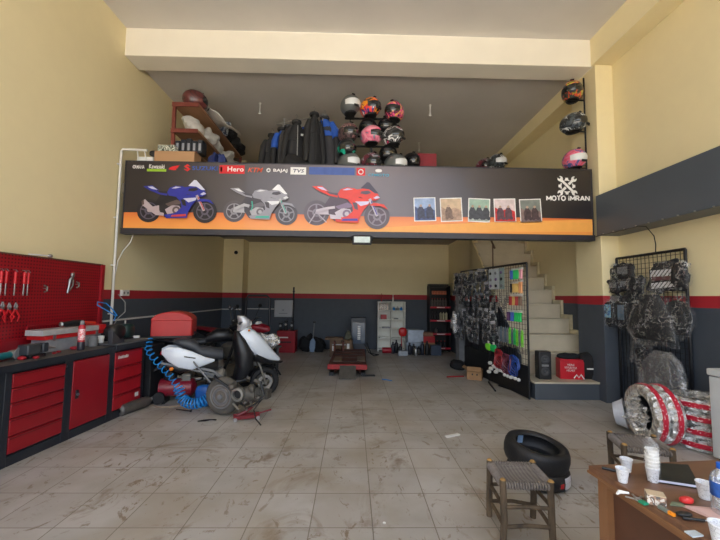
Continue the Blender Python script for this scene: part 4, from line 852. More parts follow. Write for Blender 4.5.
def motorcycle(lab, loc, rz, body, accent, box=None):
    t = T('motorcycle', lab, 'motorcycle', loc, rz)
    wheel(t, .66, .29, .1); wheel(t, -.62, .29, .12)
    for s_ in (-1, 1):
        B().tube([(.66,s_*.09,.29),(.5,s_*.09,.8),(.46,s_*.09,.95)], [.022,.024,.02], 10).o('fork_leg', m_alu, t)
        B().tube([(-.62,s_*.09,.29),(-.2,s_*.1,.38)], [.018,.025], 8).o('swingarm', m_blackm, t)
        B().tube([(-.56,s_*.12,.33),(-.42,s_*.12,.66)], .026, 10).o('shock_absorber', m_black, t)
        g = B().tube([(.42,0,.99),(.38,s_*.18,1.04),(.3,s_*.36,1.03)], [.011,.012,.016], 8).o('handlebar', m_black, t)
        B().tube([(.38,s_*.2,1.06),(.4,s_*.34,1.04)], .005, 6).o('lever', m_steel, g)
        mirror(t, s_, .36, .36, 1.26, .18)
    B().blob((0,0,.42), (.42,.3,.34), .03, 2, pw=3).o('engine', m_alu, t)
    b = B(); [b.box((.08,0,.5+.025*i), (.22,.24,.008)) for i in range(7)]; b.o('cooling_fins', m_grey, t)
    B().tube([(.4,.0,.9),(.3,0,.55),(.2,0,.25),(-.2,0,.25)], .022, 8).o('frame', m_blackm, t)
    B().lx([(.36,.82,.08,.06),(.28,.86,.14,.1),(.1,.86,.15,.11),(-.06,.8,.1,.07)], 18).o('fuel_tank', body, t)
    B().lx([(-.02,.78,.09,.04),(-.2,.77,.13,.045),(-.5,.8,.13,.045),(-.8,.83,.09,.03)], 18).o('seat', accent, t)
    B().lx([(-.1,.68,.11,.05),(-.5,.7,.12,.06),(-.85,.78,.06,.03)], 16).o('tail_cover', body, t)
    B().blob((.56,0,.92), (.12,.17,.16)).o('headlight', M('lamp_lens', (212,214,212), .08), t)
    secs = []
    for i in range(8):
        a = R(10+i*20); c = Vector((.66+.32*cos(a), 0, .29+.32*sin(a))); secs.append((c, Vector((0,.065,0)), Vector((cos(a),0,sin(a)))*.01, 2.4))
    B().loft(secs, 10).o('front_fender', body, t)
    B().tube([(.2,-.12,.4),(.1,-.15,.22),(-.3,-.17,.25),(-.75,-.18,.36)], [.02,.024,.035,.045], 12).o('exhaust', m_steel, t)
    B().tube([(.0,-.1,.25),(-.06,-.26,.012)], .012, 8).o('side_stand', m_blackm, t)
    return t
mc = motorcycle('black motorcycle parked behind the white scooter under the red box', (-2.2, 5.72, 0), R(16), dk, seatm)
RB = T('delivery_box', 'large red delivery box with arched top on the black motorcycle', 'delivery box', (-2.62, 5.43, .885), R(14))
rb = M('delivery_red', (178,40,40), .45, var=.04)
pr = [(-.27,0),(.27,0),(.27,.22)] + [(.27*cos(a), .22+.13*sin(a)) for a in [i*pi/12 for i in range(1, 12)]] + [(-.27,.22)]
B().poly(pr, -.18, .22).o('box_shell', rb, RB, bev=.015); B().bx(-.28, .28, -.19, .23, -.02, .012).o('box_base', m_black, RB, bev=.004)
B().poly([(x*1.015, z*1.01) for x, z in pr[2:]], -.185, .225).o('lid', rb, RB, bev=.012)
B().box((.1,-.192,.08), (.0,.004,.05)) ; B().box((.275,.02,.03), (.02,.06,.05)).o('lock', m_blackm, RB)
m2 = motorcycle('dark motorcycle with red seat pad parked deeper behind the scooter', (-2.3, 7.1, 0), R(-18), dk, M('seat_red', (120,16,34), .5))
t = T('motorcycle_rack', 'tall black tube arch on a carrier behind the scooter headset', 'rack', (-1.95, 7.4, 0), R(5))
B().tube([(-.2,0,0),(-.2,0,1.4),(-.16,0,1.48),(.2,0,1.48),(.27,0,1.42),(.27,0,0)], .022, 10).o('arch', m_blackm, t); B().tube([(-.2,0,.7),(.27,0,.7)], .015, 8).o('cross_bar', m_blackm, t)
t = T('wrapped_headlight', 'headlight assembly wrapped in pale crumpled film behind the scooter nose', 'headlight', (-1.42, 6.3, .62), .3)
B().blob((0,0,.1), (.38,.16,.22), .05, 4).o('wrapping', bagmat('milky_bag', (226,224,220), .35), t); B().blob((0,0.01,.1), (.3,.12,.16), .02, 3).o('lamp_body', pattern('lamp_parts', [(216,206,170),(90,90,90),(226,220,200),(150,140,120)], 14), t)
t = T('parts_stand', 'dark stand with parts carrying the wrapped headlight', 'stand', (-1.42, 6.32, 0), .3)
for x in (-.14, .14): B().bx(x-.02, x+.02, -.05, .05, 0, .6).o('stand_leg', m_blackm, t)
B().bx(-.2, .2, -.09, .09, .6, .62).o('stand_top', m_blackm, t)
tag(B().blob((0,0,.09), (.42,.16,.16), .03, 8).o('red_jerrycan', M('red_dark', (128,20,36), .4), loc=(-1.72,6.75,.78)), 'dark red bag resting over the motorcycle behind the scooter', 'bag')

# ---------- back of the workshop ----------
t = T('electrical_box', 'pale grey square electrical box on the back wall above the red cabinet', 'electrical box', (-1.92, 10.3, .88))
B().bx(-.25, .25, -.16, 0, 0, .47).o('box_body', M('pale_grey_steel', (176,178,184), .45, var=.03), t, bev=.01)
d = B().bx(-.235, .235, -.172, -.16, .015, .455).o('door', M('pale_grey_steel', (176,178,184), .45, var=.03), t, bev=.005)
B().lathe([(.02,0),(.02,-.012)], 12, (.0,-.174,.2), 'Y').o('lock', m_grey, d); B().bx(-.12, .12, -.175, -.172, .1, .115).o('printed_line', m_grey, d)
t = T('wall_pipe', 'dark pipe standing behind the electrical box and rising over the red stripe', 'pipe', (-1.66, 10.26, 0)); B().cyl((0,0,.5), (0,0,1.72), .022).o('pipe', m_blackm, t); B().torus((0,0,1.6), .025, .012).o('collar', m_black, t)
t = T('red_cabinet', 'small red tool cabinet on the floor below the electrical box', 'cabinet', (-1.72, 9.75, 0))
B().bx(-.24, .24, -.2, .2, 0, .56).o('body', M('cabinet_red', (150,16,34), .4), t, bev=.008)
B().bx(-.22, .22, -.212, -.2, .3, .54).o('door', M('cabinet_red', (150,16,34), .4), t, bev=.004); B().bx(-.18, .06, -.215, -.212, .38, .41).o('label_strip', m_white, t); B().bx(-.22, .14, -.214, -.206, .26, .29).o('slot', m_black, t)
for i, (x, h) in enumerate(((-1.9, .2), (-1.76, .26), (-1.6, .22))):
    t = T('gauge_pump', 'dark pump with small gauges standing on the red cabinet', 'pump', (x, 9.75, .561), 0, 'pumps on the red cabinet')
    B().lathe([(.05,0),(.055,.02),(.04,.03),(.035,h-.05),(.05,h-.04),(.045,h)], 16).o('body', m_black, t); B().lathe([(.03,0),(.03,-.015)], 14, (0,-.05,h*.6), 'Y').o('gauge', m_steel, t); B().tube([(0,0,h),(.04,0,h+.05),(.07,0,h)], .008).o('hose', m_black, t)
for x, y, d_, l in ((-1.2, 9.85, (.4,.3,.42), 'black sack slumped beside the red cabinet'), (-.9, 9.8, (.36,.3,.34), 'lower black sack in the row by the back wall')):
    tag(B().blob((0,0,d_[2]*.5), d_, .06, int(x*-9)).o('black_sack', m_fab, loc=(x,y,0)), l, 'sack')
t = T('shovel', 'pale blue shovel leaning handle up against the black sacks', 'shovel', (-1.05, 9.6, -.06), rot=(.12, .08, 0))
B().loft([((0,0,.08),(.05,0,0),(0,.008,0)), ((0,0,.2),(.075,0,0),(0,.012,0)), ((0,0,.36),(.07,0,0),(0,.012,0)), ((0,0,.44),(.02,0,0),(0,.014,0))], 12).o('blade', M('pale_blue_plastic', (130,150,176), .4), t)
B().cyl((0,0,.42), (0,0,.85), .012).o('handle', m_grey, t); B().box((0,0,.87), (.07,.03,.04)).o('grip', m_black, t)
# motorcycle lift
rust = M('rusty_red_steel', (92,52,44), .7, .2, var=.4, sc=14, bump=.3)
t = T('lift_table', 'low rusty red motorcycle lift table in the middle of the rear floor', 'lift', (-.08, 6.85, 0), R(-1))
B().bx(-.36, .36, 0, 1.95, .17, .22).o('platform', rust, t, bev=.01)
B().bx(-.37, .37, -.03, .0, .13, .225).o('front_lip', M('lip_red', (150,30,34), .5, var=.2), t, bev=.006)
for x in (-.3, .3): B().bx(x-.04, x+.04, .05, 1.85, .0, .06).o('base_rail', m_blackm, t)
for x in (-.24, .24):
    B().tube([(x,.2,.05),(x,1.3,.17)], .025, 8).o('scissor_arm', rust, t); B().tube([(x,1.3,.05),(x,.3,.17)], .025, 8).o('scissor_arm', rust, t)
b = B(); b.add([(-.14,-.26,.004),(.16,-.26,.004),(.16,-.02,.2),(-.14,-.02,.2),(-.14,-.26,.02),(.16,-.26,.02),(.16,-.02,.216),(-.14,-.02,.216)], [(3,2,1,0),(4,5,6,7),(0,1,5,4),(1,2,6,5),(2,3,7,6),(3,0,4,7)]); b.o('ramp_plate', M('dusty_grey_plate', (92,88,82), .6, .3, var=.2), t)
for y in (.3, .7, 1.1, 1.5): B().bx(-.3, .3, y, y+.02, .22, .228).o('grip_strip', m_blackm, t)
for x, y, l in ((-.2, .25, 'left'), (.26, .3, 'right')): B().bx(x-.08, x+.08, y, y+.5, .221, .24).o('side_plate', M('worn_steel', (110,92,80), .6, .4, var=.3), t)
t = T('wheel_clamp', 'rusty wheel clamp with square plates on the far end of the lift table', 'clamp', (-.3, 8.5, .221))
for x in (-.1, .1): B().bx(x-.02, x+.02, -.1, .1, 0, .22).o('clamp_plate', rust, t)
B().cyl((-.16,0,.14), (.16,0,.14), .015).o('screw', m_steel, t)
t = T('wooden_crate', 'small brown wooden crate with overhanging top behind the lift table', 'crate', (-.42, 9.1, 0))
wd = M('old_wood', (112,88,68), .7, var=.25, sc=8)
B().bx(-.12, .16, -.15, .15, 0, .42).o('crate_body', wd, t, bev=.004); B().bx(-.24, .2, -.18, .18, .42, .46).o('crate_top', wd, t, bev=.004); B().bx(-.06, 0, -.156, -.15, .15, .27).o('paper_tag', m_white, t)
t = T('engine_block', 'greasy brown engine block with bits on top beside the blue cabinet', 'engine', (-.12, 9.0, 0))
B().blob((0,0,.22), (.28,.3,.44), .03, 2, pw=4).o('block', wd, t); B().blob((.02,0,.52), (.18,.16,.2), .05, 5).o('head_parts', M('greasy_olive', (84,84,66), .6), t); B().bx(.0, .06, -.165, -.15, .22, .34).o('paper_tag', m_white, t)
t = T('glazed_cabinet', 'tall dark blue glazed cabinet with a vertical white mark behind the lift', 'cabinet', (.16, 9.35, 0))
B().bx(-.19, .19, -.15, .15, 0, .95).o('body', M('navy_cabinet', (30,38,52), .4), t, bev=.01); B().bx(-.15, .16, -.158, -.15, .3, .82).o('glazed_panel', M('cabinet_glass', (72,86,104), .1, coat=1), t)
art('vertical_mark', [('w', [(-.02,.4+.045*i),(.05,.4+.045*i),(.05,.43+.045*i),(-.02,.43+.045*i)]) for i in range(8)], {'w': m_white}, t, 0, 0, 1, base=.157)
tag(B().tube([(.3,9.2,.3),(.42,9.1,.1),(.55,9.1,.015),(.68,9.3,.012),(.5,9.5,.012),(.38,9.45,.3)], .012, 6).o('charger_cable', m_black), 'black cable looping out from the dark blue cabinet', 'cable')
tag(B().bx(-.12,.12,-.04,.04,0,.02).o('flat_bar', m_blackm, loc=(.32, 6.9, .001), rz=.1), 'short flat black bar on the floor right of the ramp', 'bar')
tag(B().tube([(.55,6.62,.008),(.62,6.58,.008),(.72,6.5,.008)], .008, 6).o('blue_strip', hb), 'thin blue strip lying on the floor past the ramp', 'strip')
tag(B().bx(-.09,.09,-.02,.02,0,.012).o('chalk_strip', m_white, loc=(1.1, 4.0, .001), rz=.45), 'small white strip of litter on the open tiled floor', 'litter')
# white shelf
t = T('shelf_unit', 'white open shelf unit with two columns against the back wall', 'shelf', (1.075, 10.04, 0))
sw = M('shelf_white', (222,222,214), .45, var=.03)
for x in (-.365, .0, .365): B().bx(x-.012, x+.012, -.14, .14, 0, 1.35).o('upright', sw, t)
for z in (.06, .35, .61, .86, 1.1, 1.34): B().bx(-.353, .353, -.14, .14, z-.012, z+.012).o('shelf_board', sw, t)
B().bx(-.36, .36, .13, .14, .0, 1.34).o('back_panel', sw, t)
def crt(x, y, z, d, m, lab, cat='box', grp=None, name='carton', rz=0):
    o = B().bx(-d[0]/2, d[0]/2, -d[1]/2, d[1]/2, 0, d[2]).o(name, m, bev=.004, loc=(x,y,z), rz=rz); return tag(o, lab, cat, grp)
def bottle(x, y, z, r, h, m, lab, cap=None, grp=None, cat='bottle'):
    t = T('bottle', lab, cat, (x,y,z), 0, grp)
    B().lathe([(r*.92,0),(r,.008),(r,h*.68),(r*.8,h*.76),(r*.38,h*.84),(r*.36,h*.9)], 16).o('body', m, t); B().lathe([(r*.42,h*.88),(r*.42,h)], 12).o('cap', cap or m_black, t); return t
dkp = pattern('dark_printed', [(40,34,30),(96,70,50),(150,130,110),(36,40,36)], 18)
crt(.86, 9.98, 1.113, (.26,.16,.19), dkp, 'dark printed carton on the top left white shelf'); bottle(.74, 9.96, 1.113, .03, .18, m_red, 'small red bottle beside the printed carton on the white shelf')
for i in range(3): bottle(1.14+i*.1, 9.96, 1.113, .035, .1, hb if i != 1 else m_steel, 'small blue capped jar on the top right white shelf', grp='jars on the top right white shelf')
crt(.86, 9.98, .873, (.16,.14,.12), m_red, 'bright red box alone on the second left white shelf'); crt(1.2, 9.98, .873, (.12,.1,.03), m_grey, 'flat grey box on the second right white shelf')
crt(.93, 9.98, .623, (.2,.12,.04), M('grey_card', (150,150,156), .6), 'flat grey packet on the third left white shelf', rz=.3); crt(.9, 9.98, .363, (.25,.16,.04), sw, 'flat white packet on the fourth left white shelf')
t = T('small_fitting', 'white thin bottle standing on top of the white shelf unit', 'bottle', (1.12, 10.0, 1.353)); B().lathe([(.02,0),(.02,.1),(.008,.12),(.008,.2)], 12).o('body', m_white, t)
t = T('small_fitting', 'dark red thin bottle standing on top of the white shelf unit', 'bottle', (.8, 10.0, 1.353)); B().lathe([(.018,0),(.018,.12),(.008,.14),(.008,.22)], 12).o('body', m_red, t)
# black rack with red edges
t = T('display_rack', 'tall black display rack with red shelf edges in the back corner', 'rack', (2.4, 10.08, 0))
bk = M('rack_black', (22,22,26), .5); rr = M('shelf_edge_red', (190,28,52), .4)
B().bx(-.27, .27, .17, .19, 0, 1.83).o('back_panel', bk, t); B().bx(-.27, .27, -.06, .19, 1.75, 1.85).o('header', bk, t)
for x in (-.27, .27): B().bx(x-.012, x+.012, -.18, .19, 0, 1.8).o('side_panel', bk, t)
for z in (.12, .5, .86, 1.22):
    s_ = B().bx(-.26, .26, -.22, .17, z-.02, z).o('shelf_board', bk, t); B().bx(-.28, .28, -.24, -.22, z-.035, z+.012).o('shelf_edge', rr, s_)
    B().bx(-.1, .12, -.243, -.24, z-.022, z).o('price_strip', m_white, s_)
B().bx(-.26, .26, -.12, .17, 1.54, 1.56).o('shelf_board', bk, t)
for i in range(5): crt(2.24+.08*i, 10.0, 1.561, (.07,.1,.1), M('orange_print', (196,110,80), .5, var=.3), 'small orange and white carton on the top rack shelf', grp='cartons on the top rack shelf')
for i in range(6): bottle(2.2+.075*i, 9.97, 1.221, .03, .24, M('can_grey', (96,88,84), .4, .3, var=.3), 'grey spray can on the second rack shelf', M('cap_red', (170,40,40), .4), 'spray cans on the second rack shelf')
for i in range(6): bottle(2.2+.078*i, 9.97, .861, .033, .24, m_black if i < 3 else M('cream_bottle', (196,186,150), .4), 'black oil bottle on the middle rack shelf' if i < 3 else 'cream oil bottle on the middle rack shelf', grp='black bottles on the middle rack shelf' if i < 3 else 'cream bottles on the middle rack shelf')
bottle(2.3, 9.95, .501, .04, .15, M('can_grey', (96,88,84), .4), 'lone grey can on the lower rack shelf'); 
for i in range(4): bottle(2.24+.1*i, 9.97, .121, .04, .18, m_black, 'dark bottle on the bottom rack shelf', m_red, 'dark bottles on the bottom rack shelf')
# clutter before the shelves
t = T('red_fan', 'red round plastic funnel on a stalk in front of the white shelf', 'funnel', (1.32, 9.62, 0))
B().lathe([(.1,0),(.11,.02),(.03,.04)], 20).o('foot', m_red, t); B().cyl((0,0,.03), (-.02,0,.46), .014).o('stalk', m_red, t); B().blob((.02,0,.56), (.22,.12,.24)).o('head', M('red_plastic2', (196,28,30), .35), t)
crt(1.66, 9.72, .0, (.46,.34,.3), M('silver_case', (140,150,162), .35, .3), 'lower silver grey case of the stack between the two shelves', name='case'); crt(1.68, 9.72, .301, (.42,.3,.32), M('pale_case', (160,170,184), .35, .3), 'upper pale silver case of the stack between the two shelves', name='case')
crt(2.02, 9.62, .0, (.28,.26,.3), M('cardboard', (150,116,84), .8), 'brown cardboard carton under the red carton by the rack'); crt(2.02, 9.64, .301, (.3,.26,.16), m_red, 'red carton on top of the brown cardboard carton'); crt(2.0, 9.66, .462, (.26,.22,.1), M('cardboard2', (128,96,78), .8), 'flat brown carton on top of the red carton')
t = T('red_can', 'red cylindrical can lying at the foot of the white shelf', 'can', (.93, 9.65, .075)); B().lathe([(.07,-.13),(.075,-.12),(.075,.12),(.07,.13)], 20, axis='X').o('can_body', M('can_red', (160,24,40), .35), t)
for i, (x, y, r, h) in enumerate(((1.08,9.6,.05,.3),(1.18,9.7,.055,.34),(1.26,9.5,.05,.26),(1.5,9.45,.05,.3),(1.6,9.42,.045,.28),(1.72,9.4,.06,.22),(1.82,9.42,.05,.34),(1.94,9.4,.055,.36),(2.04,9.38,.05,.26))):
    bottle(x, y, 0, r, h, m_black if i % 3 else M('dark_blue_bottle', (26,32,48), .4), 'dark oil bottle in the cluster on the floor before the shelves', grp='dark bottles on the floor before the shelves')
crt(1.3, 9.3, 0, (.24,.12,.12), M('silver_box', (150,156,164), .4, .2), 'small silver grey box in front of the dark floor bottles'); crt(2.16, 9.42, 0, (.26,.2,.26), M('slate_crate', (50,62,82), .5), 'slate blue crate at the foot of the black rack')
bottle(1.62, 9.25, 0, .045, .24, m_steel, 'silver bottle standing in front of the dark floor bottles')

# ---------- accessory panel beside the stairs ----------
PA = math.atan2(2.23, -.26)
def ap(s_, z, d=.0): # s along the panel from its near edge, d out from it
    return Vector((2.64 + s_*cos(PA) - d*sin(PA), 5.42 + s_*sin(PA) + d*cos(PA), z))
t = T('accessory_display', 'tall black wire grid panel hung with riding accessories beside the stairs', 'display panel', ap(0, 0), PA)
for a in (((0,0,0),(0,0,2.03)), ((0,0,2.03),(2.42,0,2.05)), ((2.42,0,2.05),(2.42,0,0)), ((0,0,.02),(2.42,0,.02)), ((1.2,0,0),(1.2,0,2.03))): B().tube(a, .016, 8).o('frame_bar', m_blackm, t)
b = B()
for i in range(1, 33): b.box((i*.074, 0, 1.25), (.005,.005,1.55))
for i in range(21): b.box((1.21, 0, .5+i*.074), (2.4,.005,.005))
b.o('wire_mesh', m_blackm, t)
B().bx(0.01, 2.4, -.01, .008, .02, .48).o('lower_board', M('matt_black_board', (20,22,26), .6), t)
B().bx(2.26, 2.44, -.0, .12, .15, 2.0).o('plastic_side_strip', M('grey_side', (110,112,116), .4), t)
def pack(name, lab, cat, p, grp, cont, w, h, d=.035, filmy=True, seed=0, n=14):
    t = T(name, lab, cat, p, PA, grp)
    B().cyl((0,-.02,0), (0,.1,0), .003, n=6).o('hook', m_steel, t)
    cont(t, w, h, d)
    if filmy:
        b = B().blob((0,.04,-h*.52), (w,d,h*1.05), .012, seed, n=n, m=8, pw=5, fr=16); b.o('clear_bag', m_film, t)
        B().box((0,.04,-.012), (w*.5,.003,.05)).o('hang_card', M('hang_card', (150,150,156), .5), t)
    return t
m_gl = pattern('glove_print', [(22,22,26),(30,30,34),(20,20,24),(84,86,92),(20,20,24)], 26, ro=.6, coat=0)
def glove(t, w, h, d):
    b = B(); b.blob((0,.035,-h*.62), (w*.72,d*.7,h*.42), .006, 1, n=12, m=8, pw=3)
    for i in range(4): x = (-.27+.18*i)*w; b.tube([(x*.9,.035,-h*.72),(x*1.15,.04,-h*.93)], [.1*w,.07*w], 6)
    b.tube([(w*.3,.035,-h*.55),(w*.44,.04,-h*.75)], [.1*w,.07*w], 6); b.blob((0,.035,-h*.3), (w*.6,d*.6,h*.3), n=10, m=6); b.o('glove', m_gl, t)
# rows of glove packs, furthest part of the panel
r_ = random.Random(3); proto = None
for row, (z, s0, s1, n) in enumerate(((2.02,1.15,2.38,9), (1.8,1.15,2.42,9), (1.6,1.05,2.4,8), (1.3,.95,2.4,8), (1.12,.85,2.38,8), (.92,.75,2.3,8))):
    nm = ('top','second','third','fourth','fifth','lowest')[row]
    for i in range(n):
        s_ = s0+(s1-s0)*i/(n-1); p = ap(s_, z-r_.uniform(0,.05), r_.uniform(.02,.1)); g = f'glove packs in the {nm} row'
        lab = f'black riding gloves in a clear bag in the {nm} row of the accessory panel'
        if proto is None: proto = pack('glove_pack', lab, 'gloves', p, g, glove, .16, .26); q = proto
        else: q = dup(proto, p, label=lab, group=g)
        q.rotation_euler = (r_.uniform(-.15,.15), r_.uniform(-.25,.25), PA+r_.uniform(-.7,.7)); q.scale = (1, 1.6, r_.uniform(.85,1.1))
# blister cards
for i in range(3):
    t = T('blister_card', ['white blister card with black parts nearest the glove packs', 'middle white blister card with grey parts', 'clear grey blister card nearest the coloured grips'][i], 'card', ap(.98-.18*i, 2.0, .06), PA)
    B().bx(-.085, .085, 0, .004, -.36, 0).o('card', M('card_white', (196,204,206), .5) if i < 2 else M('card_pale', (140,158,156), .5), t)
    for k in range(3): B().blob((.0,.015,-.08-.11*k), (.06,.025,.05), .005, k).o('part', [m_black, m_grey, M('purple_part', (110,90,130), .4)][(i+k) % 3] , t)
for i in range(9):
    t = T('chain_pack', 'small bagged chain and bolt set below the white blister cards', 'parts pack', ap(.45+.07*i, 1.6-.09*(i % 3), .05), PA, 'bagged chain sets')
    b = B(); [b.blob((0,.01,-.03-.035*k), (.035,.02,.032), .006, k+i, n=8, m=6) for k in range(5)]; b.o('chain', pattern('brassy_parts', [(60,56,50),(130,120,104),(90,84,76),(170,160,140)], 40), t)
    B().blob((0,.012,-.1), (.06,.03,.2), .006, i, n=10, m=6, pw=4).o('clear_bag', m_film, t)
# grips
def grip(s_, z, col, word, rowname, h=.13, r=.018):
    t = T('grip_pair', f'pair of {word} handlebar grips in the {rowname} on the accessory panel', 'grips', ap(s_, z, .05), PA, f'{word} grips, {rowname}')
    for x in (-.022, .022): B().lathe([(r,-h),(r*1.1,-h+.01),(r*.9,-h*.5),(r,-.01),(r*1.3,0)], 10, (x,.02,0)).o('grip', col, t)
    B().bx(-.045, .045, 0, .003, .0, .035).o('hang_card', m_white, t); B().cyl((0,-.05,.02),(0,.06,.02), .003, n=5).o('hook', m_steel, t)
cg = M('green_rubber', (26,190,96), .4); cb = M('blue_rubber', (60,100,190), .4); co_ = M('orange_pack', (214,150,100), .45); cy_ = M('gold_pack', (206,172,96), .4); cr = M('red_rubber', (170,44,50), .4); cp = M('purple_rubber', (80,50,96), .4); cpk = M('pink_pack', (214,150,160), .4); clg = M('lime_rubber', (120,220,60), .4)
for s_, z, c, w_, rn in [(.3,1.93,cb,'blue','top coloured row'),(.21,1.93,cg,'green','top coloured row'),(.13,1.93,cg,'green','top coloured row'),(.05,1.93,cpk,'pink','top coloured row'),
  (.3,1.72,m_black,'black','second coloured row'),(.24,1.72,cy_,'gold','second coloured row'),(.16,1.72,cy_,'gold','second coloured row'),(.06,1.74,co_,'orange','second coloured row'),
  (.34,1.52,cr,'red','third coloured row'),(.25,1.52,cy_,'gold','third coloured row'),(.17,1.52,cr,'red','third coloured row'),(.08,1.52,M('brown_rubber',(120,96,80),.5),'brown','third coloured row'),
  (.42,1.27,cp,'purple','fourth coloured row'),(.31,1.27,cb,'blue','fourth coloured row'),(.2,1.27,cg,'green','fourth coloured row'),(.1,1.27,cg,'green','fourth coloured row')]:
    grip(s_, z, c, w_, rn, .17 if 'orange' in w_ else .14)
for i in range(11):
    c = [clg, m_grey, clg, cg, M('steel_blue_cable', (90,106,120), .5), clg, m_grey, M('steel_blue_cable', (90,106,120), .5), m_grey, M('steel_blue_cable', (90,106,120), .5), m_grey][i]
    nm = ['lime green', 'grey', 'lime green', 'green', 'steel blue', 'lime green', 'grey', 'steel blue', 'grey', 'steel blue', 'grey'][i]
    t = T('cable_set', f'{nm} brake cable set hanging below the handlebar grips', 'cables', ap(.06+.068*i, 1.0+.01*(i % 2), .06), PA, f'{nm} cable sets')
    B().tube([(-.018,0,-.24),(-.02,0,-.02),(0,0,.01),(.02,0,-.02),(.018,0,-.25)], .008, 6).o('cable', c, t); B().box((0,.004,-.12), (.045,.012,.12)).o('card', c, t); B().box((0,.004,-.27), (.02,.012,.05)).o('fitting', MC['brassy_parts'], t)
for s_, w_, c in ((.92, 'yellow green', clg), (.74, 'bright green', cg)):
    t = T('strap_pack', f'{w_} strap pack hanging under the grey cable sets', 'straps', ap(s_, .7, .16), PA); B().blob((0,0,-.06), (.16,.05,.13), .02, 3).o('strap', c, t); B().box((0,.0,.02), (.06,.004,.05)).o('hang_card', m_white, t)
def bundle(s_, z, c, lab, k):
    t = T('hose_bundle', lab, 'hoses', ap(s_, z, .12), PA)
    for i in range(5):
        a = .05+.018*i; B().tube([(a*cos(q)*1.1, .02*sin(3*q+i)+.012*i, a*1.25*sin(q)) for q in [j*2*pi/16 for j in range(16)]], .011, 6, closed=True).o('hose_loop', c, t)
    for i in range(3):
        p = (-.1+.09*i, .03, -.19); B().blob(p, (.05,.05,.05)).o('end_cap', m_white, t)
    return t
bundle(.58, .5, M('red_hose', (150,40,50), .4), 'coiled bundle of red hose low on the accessory panel', 0); bundle(.34, .46, M('mixed_hose', (110,52,70), .4), 'coiled bundle of maroon hose between the red and blue ones', 0); bundle(.13, .47, M('blue_hose2', (34,70,150), .4), 'coiled bundle of blue hose at the near foot of the panel', 1)
B_ = [(.95,.33),(.9,.24),(.8,.3),(.74,.22),(.98,.18)]
for i, (s_, z) in enumerate(B_):
    o = B().blob((0,0,0), (.075,.06,.06), .01, i, n=12, m=8).o('white_roll', m_white, loc=ap(s_+.05, z+.02, .1)); tag(o, 'small white wrapped roll on the low ledge of the accessory panel', 'roll', 'white rolls on the low ledge')
# floor by the panel
t = T('cardboard_box', 'open brown cardboard box on the floor before the accessory panel', 'box', (2.28, 6.75, 0), R(-25))
cbm = M('cardboard3', (156,120,84), .8, var=.1)
for a in ((-.13,-.12,-.12,.12), (.12,.13,-.12,.12), (-.13,.13,-.13,-.12), (-.13,.13,.12,.13)): B().bx(*a, 0, .17).o('wall_panel', cbm, t)
B().bx(-.12,.12,-.12,.12,0,.01).o('bottom', cbm, t)
B().box((0,-.16,.2), (.24,.1,.006), rx=.7).o('flap', cbm, t); B().box((-.17,0,.19), (.1,.22,.006), ry=.5).o('flap', cbm, t)
for x in (-.03, .05): B().box((x,-.132,.1), (.025,.004,.03)).o('printed_mark', m_black, t)
tag(B().tube([(1.78,6.83,.012),(2.12,6.9,.012)], .011, 8).o('red_rod', m_red), 'thin red rod on the floor beside the open cardboard box', 'rod')
tag(B().tube([(2.42,6.45,.012),(2.3,5.85,.012)], .014, 8).o('black_rod', m_black), 'long black rod on the floor leading from the cardboard box', 'rod')
tag(B().tube([(2.5,6.2,.014),(2.58,5.95,.014)], .014, 8).o('black_bar', m_black), 'short black bar on the floor under the hose bundles', 'bar')
tag(B().blob((0,0,.09), (.3,.25,.18), .04, 4).o('shoe_bag', m_fab, loc=(2.2,7.6,0)), 'crumpled black bag on the floor at the far foot of the panel', 'bag')
tag(B().blob((0,0,.0), (.14,.14,.5), .04, 6).o('wrapped_hose', bagmat('milky_bag', (226,224,220), .35), loc=ap(2.3,.95,.2)), 'crumpled milky wrapped pack hanging at the far end of the panel', 'pack')
# speaker and bag on the platform
t = T('tower_speaker', 'black upright speaker with two round cones on the stair platform', 'speaker', (2.96, 5.62, .263), R(-6))
B().bx(-.095, .095, -.08, .08, 0, .42).o('cabinet', m_black, t, bev=.015)
for z in (.12, .3): B().lathe([(.062,0),(.066,-.006),(.055,-.01),(.02,.0),(.012,-.006)], 24, (0,-.081,z), 'Y').o('cone', M('cone_grey', (56,58,62), .4), t)
B().bx(-.05, .05, -.086, -.08, .195, .225).o('control_strip', m_grey, t)
t = T('helmet_box', 'red printed carton half inside a black bag on the stair platform', 'box', (3.4, 5.66, .263), R(-12))
B().bx(-.17, .17, -.1, .1, 0, .3).o('carton', M('carton_red', (190,20,38), .4, var=.04), t, bev=.004)
for i, (w_, s_) in enumerate((('YENI', .1), ('MOTORCYCLE', .17), ('HELMET', .12))): text(w_, .045, 'lettering', m_white, t, (-.02, -.102, .215-.042*i), width=s_, ext=.0008)
art('zigzag_print', [('w', thick([(.02,.02),(.06,.075),(.09,.03),(.12,.08),(.165,.01)], .009))], {'w': m_white}, t, 0, 0, 1, base=.102)
t = T('black_bag', 'black carrier bag standing behind and right of the red carton', 'bag', (3.62, 5.62, .263), R(-5))
B().blob((0,0,.19), (.2,.2,.38), .02, 2, pw=4).o('bag_body', m_fab, t); B().bx(-.03,.06,-.115,-.1,.16,.18).o('tag', m_white, t)
tag(B().blob((0,0,.0), (.36,.16,.1), .02, 5).o('bag_flap', m_fab, loc=(3.4, 5.68, .6)), 'black folded cloth lying over the top of the red carton', 'cloth')

